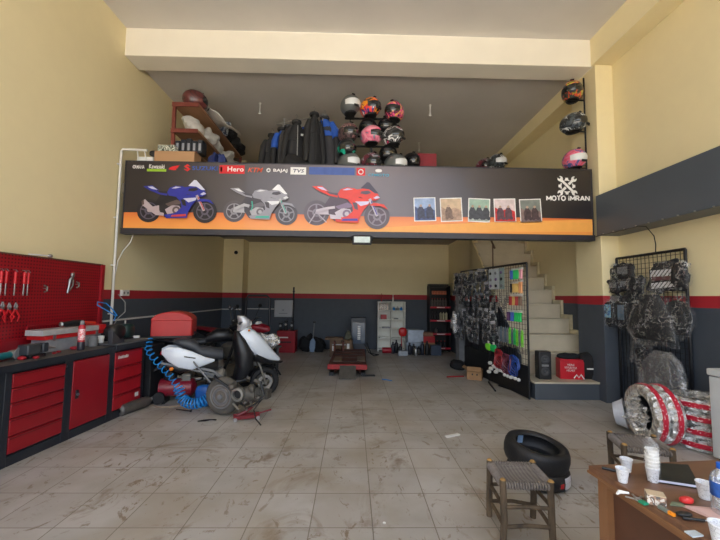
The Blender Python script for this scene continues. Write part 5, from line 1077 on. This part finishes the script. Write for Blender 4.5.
# ---------- right wall rack ----------
def rw(y, z, d=0): return Vector((3.87-d, y, z))
t = T('grid_rack', 'black wire grid rack leaning on the right wall with bagged gloves', 'rack', (3.88, 4.12, .06))
for a in (((0,0,0),(0,0,2.03)), ((0,0,2.03),(0,1.1,2.03)), ((0,1.1,2.03),(0,1.1,0)), ((0,0,.01),(0,1.1,.01))): B().tube(a, .018, 8).o('frame_bar', m_blackm, t)
b = B()
for i in range(1, 17): b.box((0, i*.065, 1.02), (.005,.005,2.0))
for i in range(31): b.box((0, .55, .03+i*.065), (.005,1.1,.005))
b.o('wire_mesh', m_blackm, t)
for y in (.02, 1.08): B().bx(-.04, .04, y-.02, y+.02, -.06, .01).o('foot', m_blackm, t)
hat = MC.get('hatch')
t_ = NT('hatched_white'); x = t_.xyz(); f = t_.math('LESS_THAN', t_.math('FRACT', t_.math('MULTIPLY', t_.math('ADD', x[1], t_.math('MULTIPLY', x[2], 1.0)), 17)), .72)
t_.set(col=t_.mix(f, lin((30,30,34)), lin((214,216,220))), ro=.4); m_hat = t_.m
t_ = NT('checked_print'); x = t_.xyz(); f = t_.math('LESS_THAN', t_.math('FRACT', t_.math('MULTIPLY', t_.math('ADD', x[1], x[2]), 42)), .5); f2 = t_.math('LESS_THAN', t_.math('FRACT', t_.math('MULTIPLY', t_.math('SUBTRACT', x[1], x[2]), 42)), .5)
t_.set(col=t_.mix(t_.math('MULTIPLY', f, f2), lin((36,36,40)), lin((206,208,212))), ro=.5); m_chk = t_.m
def flat_pack(lab, y, z, w, h, face, d=.06, top=.08, fw=.8, fh=.3, seed=0, extra=None, rx=0):
    t = T('glove_pack', lab, 'gloves', rw(y, z, d), 0)
    B().blob((0,0,-h/2), (.05,w,h), .035, seed, n=20, m=14, pw=5, fr=13).o('glove', m_fab, t)
    if face: B().box((-.034,0,-h*.4), (.004,w*fw,h*fh), rx=rx).o('printed_face', face, t)
    if extra: extra(t, w, h)
    B().blob((-.0,0,-h/2), (.1,w*1.12,h*1.12), .022, seed+5, n=18, m=12, pw=4, fr=12).o('clear_bag', m_film, t)
    B().cyl((-.03,0,0), (.05,0,0), .004, n=6).o('hook', m_steel, t); return t
def two(t, w, h):
    B().box((-.034,0,-h*.78), (.004,w*.7,h*.2), rx=-.06).o('printed_face', m_hat, t); B().box((-.036,.02,-h*.55), (.004,w*.55,h*.14)).o('card', M('maroon_card', (96,50,54), .5), t)
flat_pack('large bagged pouch with two white hatched panels at the rack top', 4.32, 1.95, .5, .35, m_hat, fh=.3, fw=.72, extra=two, seed=2)
flat_pack('bagged knee guard at the top corner of the rack over the frame', 4.06+.02, 1.92, .2, .28, None, d=.1, seed=6)
def ck(t, w, h): B().box((-.034,.0,-h*.85), (.004,w*.7,h*.2), rx=.03).o('printed_face', m_chk, t)
flat_pack('black glove pack with a checked grey panel at the far top of the rack', 4.98, 1.98, .34, .2, m_chk, fh=.5, fw=.55, seed=3)
flat_pack('black glove pack hung behind the checked ones beside the pilaster', 5.22, 1.98, .2, .4, None, seed=8, d=.05)
flat_pack('small black glove pack with checked panel in the second rack row', 5.12, 1.76, .2, .16, m_chk, fh=.5, fw=.7, seed=4, d=.1)
flat_pack('second small checked glove pack next to it in the second rack row', 4.92, 1.77, .18, .16, m_chk, fh=.5, fw=.6, seed=9, d=.1)
flat_pack('plain black glove pack at the end of the second rack row', 4.72, 1.8, .24, .2, None, seed=14, d=.1)
flat_pack('low black glove pack with a light checked panel on its own row', 5.15, 1.56, .22, .16, m_chk, fh=.6, fw=.8, seed=5, d=.06)
flat_pack('crumpled black pack with a small white logo dot above the bag row', 4.85, 1.6, .3, .14, None, seed=7, d=.06)
bl = pattern('blue_card', [(60,110,170),(110,170,210),(150,190,200),(40,60,100)], 9)
flat_pack('bagged gloves with a bright blue card at the far end of the bag row', 5.2, 1.46, .24, .34, bl, fh=.55, fw=.6, seed=11, d=.14)
flat_pack('bagged gloves with a grey blue card second in the bag row', 4.96, 1.45, .24, .34, M('grey_blue_card', (86,104,120), .4, var=.3), fh=.6, fw=.5, seed=12, d=.12)
flat_pack('plain bagged black gloves third in the bag row', 4.76, 1.46, .2, .36, None, seed=13, d=.12)
t = T('clothing_bag', 'large clear bag of dark trousers sloping down the middle of the rack', 'bag', rw(4.42, 1.56, .16))
cl = M('dark_trousers', (26,26,29), .7)
B().loft([((0,0,.0),(0,.1,0),(.03,0,0)), ((0,.03,-.2),(0,.26,0),(.05,0,0)), ((0,.06,-.42),(0,.34,0),(.06,0,0)), ((0,.0,-.56),(0,.3,0),(.04,0,0))], 18).o('trousers', cl, t)
B().loft([((0,-.02,.12),(0,.03,0),(.01,0,0)), ((0,0,.02),(0,.16,0),(.05,0,0)), ((0,.03,-.2),(0,.3,0),(.075,0,0)), ((0,.06,-.42),(0,.38,0),(.085,0,0)), ((0,-.02,-.62),(0,.34,0),(.06,0,0))], 22).o('clear_bag', m_film, t)
t = T('clothing_bag', 'glossy clear bag bulging past the near edge of the rack', 'bag', rw(4.12, 1.5, .12))
B().blob((0,0,-.2), (.08,.3,.36), .03, 4).o('gloves', m_fab, t); B().blob((0,0,-.2), (.13,.4,.48), .04, 9, pw=3).o('clear_bag', m_film, t)
t = T('clothing_bag', 'crinkled clear bag hanging low in the middle of the rack', 'bag', rw(4.68, .92, .1))
B().blob((0,0,-.16), (.05,.2,.26), .03, 4).o('gloves', m_fab, t); B().blob((0,0,-.16), (.12,.36,.4), .06, 19, pw=3).o('clear_bag', m_film, t)
t = T('clothing_bag', 'wide clear raincoat bag hanging lowest on the rack', 'bag', rw(4.32, .84, .14))
B().blob((0,.02,-.27), (.07,.5,.42), .06, 4, pw=4, fr=7).o('raincoat', M('grey_coat', (52,57,64), .5), t)
B().loft([((0,.0,.04),(0,.12,0),(.02,0,0)), ((0,0,-.06),(0,.25,0),(.06,0,0)), ((0,.03,-.25),(0,.33,0),(.09,0,0)), ((0,.06,-.5),(0,.34,0),(.08,0,0))], 22).o('clear_bag', bagmat('haze_bag', (200,206,212), .6), t)

# ---------- foil wrapped tyres ----------
def foil():
    t = NT('silver_foil'); t.set(col=lin((238,238,236)), me=.82, ro=.16)
    v = t.n('ShaderNodeTexVoronoi'); v.inputs['Scale'].default_value = 16; t.l(t.co, v.inputs['Vector']); f = t.math('ADD', v.outputs['Distance'], t.noise(9, 5, rough=.7, dist=1.5)); t.bump(f, 1, .045); return t.m
m_foil = foil()
t_ = NT('red_tape'); f = t_.noise(60, 1); t_.set(col=t_.ramp(f, (.62, (184,24,52)), (.68, (230,200,200))), ro=.35); m_tape = t_.m
def foil_tyre(lab, loc, rot, grp, Ro=.3, w=.13):
    t = T('tyre_package', lab, 'tyre', loc, 0, grp, rot)
    rs = []; n, m = 40, 14
    for j in range(n):
        a = 2*pi*j/n; q = []
        for i in range(m):
            c_ = 2*pi*i/m; rr_ = .062 + .004*noise.noise(Vector((a*5, c_*3, Ro)))*1
            sq = lambda v_: abs(v_)**.6*(1 if v_ >= 0 else -1)
            q.append(Vector(((Ro-.062+rr_*sq(cos(c_)))*cos(a), (Ro-.062+rr_*sq(cos(c_)))*sin(a), w/.124*rr_*sq(sin(c_)) + .004*noise.noise(Vector((a*9,c_*4,1))))))
        rs.append(q)
    B().rings(rs, False, True).o('foil_wrap', m_foil, t)
    B().lathe([(Ro+.003,-.022),(Ro+.004,.022),(Ro-.004,.024),(Ro-.004,-.024)], 48, closed=True).o('red_tape', m_tape, t)
    return t
g = 'foil wrapped tyres stacked flat'
ax = (0, pi/2, R(-8))
f1 = foil_tyre('foil wrapped tyre standing upright, the open front one of the pair', (3.12, 3.86, .3), ax, None)
b = B(); q = []
for i in range(9):
    for j in range(25):
        rr_ = .012+.18*i/8; a = 2*pi*j/24; q.append((rr_*cos(a)*(1 if j < 24 else 1), rr_*sin(a), -.035+.12*noise.noise(Vector((rr_*34*cos(a), rr_*34*sin(a), 1)))+.06*noise.noise(Vector((rr_*80*cos(a), rr_*80*sin(a), 4)))))
b.add(q, [(i*25+j, i*25+j+1, (i+1)*25+j+1, (i+1)*25+j) for i in range(8) for j in range(24) if not (12 <= j <= 21 and i > 2)])
b.o('crumpled_foil', m_foil, f1, flat=True)
B().lathe([(.0,.03),(.215,.03),(.215,.045),(.0,.045)], 30).o('hollow_shade_disc', m_black, f1)  # black disc added so the gap in the foil reads as a shaded hollow
f2 = foil_tyre('foil wrapped tyre standing upright behind its open twin', (3.255, 3.84, .3), ax, None)
for i in range(4):
    z = .075 + .15*i if i < 1 else .26+.13*(i-1)
    foil_tyre(['lowest foil wrapped tyre of the flat stack by the white freezer', 'second foil wrapped tyre from the floor in the flat stack', 'third foil wrapped tyre from the floor in the flat stack', 'topmost foil wrapped tyre of the flat stack'][i], (3.655, 3.76, .066+.128*i), (0,0,.3*i), None, Ro=.285)
t = T('plastic_basin', 'white plastic basin standing on edge behind the foil wrapped tyres', 'basin', (3.1, 4.3, .16), rot=(pi/2*.9, 0, .9))
B().lathe([(.12,.0),(.16,.1),(.17,.1),(.168,.105),(.155,.1),(.115,.01)], 30).o('basin_wall', M('bluish_white', (196,202,214), .4), t)
# white freezer
t = T('freezer', 'white chest freezer cut off by the picture edge beside the foil tyres', 'freezer', (3.65, 3.0, 0))
B().bx(-.24, .28, -.45, .45, .03, .78).o('body', M('appliance_white', (206,212,214), .35, var=.03), t, bev=.012); B().bx(-.25, .28, -.46, .46, .785, .85).o('lid', M('appliance_white', (206,212,214), .35, var=.03), t, bev=.012)
for y in (-.4, .4): B().bx(-.2, .24, y-.03, y+.03, 0, .03).o('foot', m_black, t)

# ---------- tyres and stools ----------
def tyremat():
    t = NT('new_tyre_rubber'); x = t.xyz(); a = t.math('ARCTAN2', x[1], x[0]); r_2 = t.math('SQRT', t.math('ADD', t.math('MULTIPLY', x[0], x[0]), t.math('MULTIPLY', x[1], x[1])))
    g = t.math('LESS_THAN', t.math('FRACT', t.math('ADD', t.math('MULTIPLY', a, 9), t.math('MULTIPLY', t.math('ABSOLUTE', x[2]), 22))), .8)
    t.set(col=lin((26,27,30)), ro=.55); t.bump(t.math('MULTIPLY', g, t.math('GREATER_THAN', r_2, .285)), .8, .006); return t.m
m_ty = tyremat()
def tyre(lab, loc, rot):
    t = T('tyre', lab, 'tyre', loc, 0, None, rot); Ro = .305
    prof = [(.2,-.055),(.215,-.07),(.25,-.078),(.285,-.066),(.3,-.04),(.306,0),(.3,.04),(.285,.066),(.25,.078),(.215,.07),(.2,.055),(.21,.05),(.25,.062),(.28,.05),(.29,0),(.28,-.05),(.25,-.062),(.21,-.05)]
    B().lathe(prof, 56, closed=True).o('casing', m_ty, t, sharp=60)
    b = B(); [b.lathe([(r1,.0775),(r1+.002,.0795),(r1+.004,.0775)], 48) if False else None for r1 in (.24,)]
    return t
t1 = tyre('lower new black tyre of the two stacked behind the stool', (1.55, 3.07, .07), (0,0,.25)); t1.scale = (.79,.79,.86)
B().loft([((.302*cos(a), .302*sin(a), 0), (0,0,.05), (.004*cos(a), .004*sin(a), 0), 6) for a in [R(-78+6*i) for i in range(5)]], 8).o('paper_sticker', M('sticker_white', (206,204,210), .5, var=.1), t1)
B().loft([((.303*cos(a), .303*sin(a), -.01), (0,0,.02), (.004*cos(a), .004*sin(a), 0), 6) for a in [R(-90+4*i) for i in range(3)]], 8).o('red_sticker', m_red, t1)
t2 = tyre('upper new black tyre, tilted on the lower one behind the stool', (1.54, 3.07, .225), (.12,.1,.0)); t2.scale = (.82,.82,1.1)
for i, (a, w_) in enumerate(((2.15, .055), (1.7, .06), (2.65, .045))):
    c_ = Vector((.235*cos(a), .235*sin(a), 0)); B().box(c_ + Vector((.04*cos(a), .04*sin(a), -.01)), (.004, w_, .06), rz=a).o('inner_label', M('label_blue_white', (150,180,214), .5, var=.2), t2)
m_log = M('rough_wood', (80,66,50), .8, var=.6, sc=14, bump=.5, stretch=(1,1,.3)); 
def weave():
    t = NT('woven_cord'); x = t.xyz(); s1 = t.math('SINE', t.math('MULTIPLY', x[0], 260)); s2 = t.math('SINE', t.math('MULTIPLY', x[1], 420))
    f = t.math('ADD', t.math('MULTIPLY', s2, .7), t.math('MULTIPLY', s1, .3)); t.set(col=t.ramp(t.math('MULTIPLY_ADD', f, .5, .5), (.1, (62,58,56)), (.8, (150,142,136))), ro=.85); t.bump(f, .8, .006); return t.m
m_weave = weave()
def stool(lab, loc, rz, w=.3, d=.28, h=.36):
    t = T('stool', lab, 'stool', loc, rz); r_ = random.Random(int(loc[0]*10))
    for i, (sx, sy) in enumerate(((-1,-1),(1,-1),(1,1),(-1,1))):
        x, y = sx*w/2, sy*d/2; j = lambda: r_.uniform(-.006, .006)
        g = B().tube([(x*1.04+j(), y*1.04+j(), 0), (x+j(), y+j(), h*.4), (x+j(), y+j(), h+.03)], [.019,.021,.02], 9).o('leg', m_log, t)
        B().lathe([(.0195,-.004),(.012,.006)], 9, (x, y, h+.032)).o('cut_end', M('cut_wood', (160,124,70), .7), g)
    for z in (h*.3, h*.62):
        for a, c_ in (((-w/2,-d/2),(w/2,-d/2)), ((w/2,-d/2),(w/2,d/2)), ((w/2,d/2),(-w/2,d/2)), ((-w/2,d/2),(-w/2,-d/2))):
            B().tube([(a[0],a[1],z+r_.uniform(-.015,.015)), ((a[0]+c_[0])/2,(a[1]+c_[1])/2,z+.005), (c_[0],c_[1],z)], .012, 8).o('rung', m_log, t)
    # woven seat: sunken centre, cord wrapped round the rails
    q = []; n = 15
    for i in range(n):
        for k in range(n):
            u_, v_ = -1+2*i/(n-1), -1+2*k/(n-1); q.append((u_*w/2, v_*d/2, h+.012-.016*(1-u_*u_)*(1-v_*v_)))
    b = B(); b.add(q, [(i*n+k, (i+1)*n+k, (i+1)*n+k+1, i*n+k+1) for i in range(n-1) for k in range(n-1)])
    s_ = b.o('woven_seat', m_weave, t)
    b = B()
    for a, c_ in (((-w/2+.02,-d/2),(w/2-.02,-d/2)), ((w/2,-d/2+.02),(w/2,d/2-.02)), ((w/2-.02,d/2),(-w/2+.02,d/2)), ((-w/2,d/2-.02),(-w/2,-d/2+.02))):
        for k in range(16):
            f = k/15; x, y = a[0]+(c_[0]-a[0])*f, a[1]+(c_[1]-a[1])*f; dx, dy = (1, 0) if a[1] != c_[1] else (0, 1)
            b.torus((x, y, h), .02, .0065, 'Y' if dx else 'X', 10, 5)
    b.o('cord_wrapping', M('cord_dark', (112,104,98), .85, var=.25, sc=60), t)
    return t
stool('low rough wooden stool with a woven cord seat in front of the tyres', (1.1, 2.43, 0), R(-4), .29, .27, .345)
stool('second woven stool half hidden behind the brown desk', (2.19, 2.78, 0), R(-16), .3, .26, .405)

# ---------- desk ----------
DK = T('desk', 'brown wooden desk with an open side cut off by the picture edge', 'desk', (1.075, 1.672, 0), R(5))
def deskmat():
    t = NT('brown_veneer'); co = t.map(sc=(1.2, 9, 9), rot=(0,0,0)); f = t.noise(3, 5, co=co, dist=.6)
    t.set(col=t.ramp(f, (.3, (96,66,48)), (.7, (118,84,62))), ro=.42, coat=.15); return t.m
dm = deskmat(); dm2 = M('brown_edge', (126,88,58), .4, var=.08)
B().bx(0, 1.3, -.72, 0, .722, .75).o('desk_top', dm, DK, bev=.006); B().bx(-.004, 1.304, -.724, .004, .716, .728).o('top_edge', dm2, DK, bev=.003)
B().bx(.03, .07, -.07, -.02, 0, .72).o('leg', dm2, DK); B().bx(.03, .07, -.7, -.65, 0, .72).o('leg', dm2, DK); B().bx(1.22, 1.26, -.7, -.02, 0, .72).o('side_panel', dm, DK)
B().bx(.05, 1.22, -.69, -.67, .1, .72).o('front_panel', dm, DK) ; B().bx(.035, .06, -.65, -.07, .3, .35).o('side_rail', dm2, DK); B().bx(.06, .075, -.65, -.07, .05, .72).o('side_panel', M('dark_veneer', (84,54,38), .5), DK)
B().bx(.03, .06, -.65, -.07, .68, .72).o('apron', dm2, DK)
def cup(lab, x, y, z=.751, sc=1, m=None):
    sc *= .7
    t = T('paper_cup', lab, 'cup', (x,y,z)); t.scale = (sc,)*3
    B().lathe([(.023,0),(.0335,.072),(.0355,.074),(.0355,.077),(.0325,.077),(.0315,.072),(.022,.004)], 28).o('cup_wall', m or pc, t)
    return t
t_ = NT('printed_paper'); f = t_.noise(55, 2, dist=2.5); t_.set(col=t_.ramp(f, (.56, (224,226,230)), (.6, (150,150,156)), (.63, (224,226,230))), ro=.6); pc = t_.m
cup('printed paper cup standing closest to the desk corner', 1.12, 1.52); cup('paper cup standing right behind the corner one', 1.205, 1.61); cup('paper cup standing beyond the notebook by the water bottle', 1.345, 1.4, sc=1.1); cup('paper cup nearest the viewer at the bottom edge of the desk', 1.135, 1.135, sc=1.25)
t = T('cup_sleeve', 'tall stack of paper cups in a clear plastic sleeve on the desk', 'cup stack', (1.25, 1.525, .751)); t.scale = (.68,.68,.76)
for i in range(6): B().lathe([(.026,0),(.0345,.068),(.0365,.07),(.0365,.075),(.033,.075),(.025,.004)], 28, (0,0,.019*i)).o('paper_cup', pc if i == 0 else m_white, t)
B().loft([((0,0,-.0),(.03,0,0),(0,.03,0)), ((0,0,.05),(.038,0,0),(0,.038,0)), ((0,0,.16),(.04,0,0),(0,.04,0)), ((-.004,0,.2),(.036,0,0),(0,.034,0)), ((-.018,0,.235),(.012,0,0),(0,.014,0))], 20).o('plastic_sleeve', bagmat('sleeve_film', (222,226,230), .8), t)
t = T('notebook', 'black covered notebook lying across the desk behind the pink paper', 'notebook', (1.36, 1.525, .751), R(-3))
pts = [(-.1,-.03),(-.065,.12),(.1,.12),(.1,-.06),(-.055,-.09)]
def slab(pts, z0, z1):
    b = B(); n = len(pts); b.add([(x,y,z0) for x,y in pts]+[(x,y,z1) for x,y in pts], [tuple(range(n-1,-1,-1)), tuple(range(n,2*n))]+[(i,(i+1)%n,(i+1)%n+n,i+n) for i in range(n)]); return b
nb = [(-.115,-.0),(-.02,.155),(.11,.155),(.02,-.07),(-.06,-.075)]
nb = [(-.13,-.01),(-.03,.13),(.14,.12),(.03,-.06)]
slab(nb, 0, .004).o('back_cover', m_black, t); slab([(x*.97,y*.97) for x,y in nb], .004, .013).o('pages', M('page_edge', (206,208,226), .6), t); slab(nb, .013, .017).o('front_cover', M('notebook_black', (28,32,32), .5), t, bev=.001)
t = T('water_bottle', 'clear plastic water bottle with blue cap and label at the desk edge', 'bottle', (1.315, 1.3, .751))
B().lathe([(.03,0),(.034,.008),(.034,.05),(.031,.06),(.034,.07),(.034,.115),(.028,.135),(.013,.152),(.012,.16)], 28).o('bottle_body', bagmat('pet', (196,214,226), .5), t)
B().lathe([(.0345,.062),(.0345,.11)], 28).o('label', M('label_blue', (40,80,150), .4, var=.4, sc=40), t); B().lathe([(.0145,.155),(.0145,.172),(.012,.174)], 20).o('cap', M('cap_blue', (30,90,190), .4), t)
t = T('cigarette_box', 'small printed box standing at the desk edge beside the keys', 'box', (1.125, 1.365, .751), R(-28)); B().bx(-.028, .028, -.02, .02, 0, .034).o('box_body', pattern('cig_print', [(206,200,190),(150,120,100),(90,84,80),(214,208,200)], 30, coat=.2), t, bev=.001); B().bx(-.028, .028, -.0205, .0205, .034, .037).o('lid', M('tan_lid', (190,170,140), .5), t)
t = T('key_bunch', 'bunch of keys with a green tag left of the small printed box', 'keys', (1.075, 1.385, .751), R(10))
B().bx(-.012, .01, -.035, -.01, 0, .008).o('green_tag', M('tag_green', (20,130,96), .4), t, bev=.002); B().torus((0,0,.004), .012, .002, n=16, m=6).o('ring', m_steel, t)
for a in (.4, 1.2, 2.4): B().box((.02*cos(a), .02*sin(a), .003), (.035,.007,.003), rz=a).o('key', m_steel, t)
tag(B().tube([(-.03,.0,0),(-.01,.012,0),(.02,.0,0)], [.004,.007,.004], 8).o('tea_spoon', m_white, loc=(1.05, 1.42, .758), rz=.1), 'short white plastic spoon lying left of the keys', 'spoon')
t = T('lighter', 'small lighter with orange end lying near the black pens', 'lighter', (1.115, 1.31, .758), rot=(0, 0, R(100))); B().bx(-.01, .025, -.006, .006, -.006, .006).o('lighter_body', M('grey_green', (110,120,112), .4), t, bev=.002); B().bx(-.03, -.01, -.005, .005, -.005, .005).o('lighter_end', M('orange_end', (230,140,30), .4), t)
t = T('gum_packet', 'red foil packet lying in front of the notebook', 'packet', (1.24, 1.365, .751), R(5)); B().blob((0,0,.012), (.045,.026,.02), .006, 3, pw=3).o('wrapper', M('foil_red', (206,50,50), .3), t); B().box((-.005,-.002,.0215), (.006,.018,.001)).o('stripe', M('stripe_pink', (230,150,150), .4), t)
t = T('paper_sheet', 'pale pink folded paper sheet between the packet and the bottle', 'paper', (1.245, 1.26, .7515), 0)
slab([(-.045,.095),(.07,.075),(.07,-.05),(.03,-.075)], 0, .0015).o('sheet', M('paper_pink', (196,160,150), .7), t); slab([(-.02,.08),(.06,.06),(.05,-.02),(.02,-.04)], .0015, .0025).o('folded_layer', M('paper_pink2', (206,172,164), .7), t)
tag(slab([(0,0),(.05,-.06),(.06,-.05),(.01,.005)], 0, .006).o('dark_red_strip', M('strip_red', (150,40,44), .5), loc=(1.22, 1.22, .7545)), 'thin dark red strip along the lower edge of the pink paper', 'strip')
t = T('black_pen', 'black pen lying on the desk below the lighter', 'pen', (1.17, 1.26, .757), R(-12)); B().cyl((-.035,0,0), (.03,0,0), .0055, .0045, 10).o('barrel', m_black, t); B().cyl((.03,0,0), (.04,0,0), .003, .001, 8).o('tip', m_steel, t)
tag(B().blob((0,0,.006), (.05,.025,.012), .008, 3).o('black_clip', m_black, loc=(1.16, 1.29, .751)), 'small black clip lying beside the pen', 'clip')
tag(slab([(-.02,-.012),(.022,-.014),(.024,.012),(-.016,.016)], 0, .004).o('white_card', M('card_blue_white', (190,204,214), .5), loc=(1.1, 1.19, .7515), rz=.2), 'small pale card lying by the nearest paper cup', 'card')
tag(slab([(-.03,-.01),(.02,-.02),(.03,.0),(.0,.015)], 0, .002).o('green_leaf', M('wrapper_green', (110,120,96), .6), loc=(1.195, 1.36, .7515)), 'scrap of grey green wrapper left of the red packet', 'wrapper')
tag(B().tube([(-.04,.03,0),(.0,.0,0),(.04,-.03,0)], .006, 8).o('black_marker', m_black, loc=(1.15, 1.6, .757)), 'dark marker pen lying between the paper cups and the cup stack', 'pen')
tag(B().blob((0,0,.004), (.02,.02,.008)).o('floor_speck', m_white, loc=(.23,2.5,0)), 'tiny white speck of litter on the near floor tiles', 'litter')
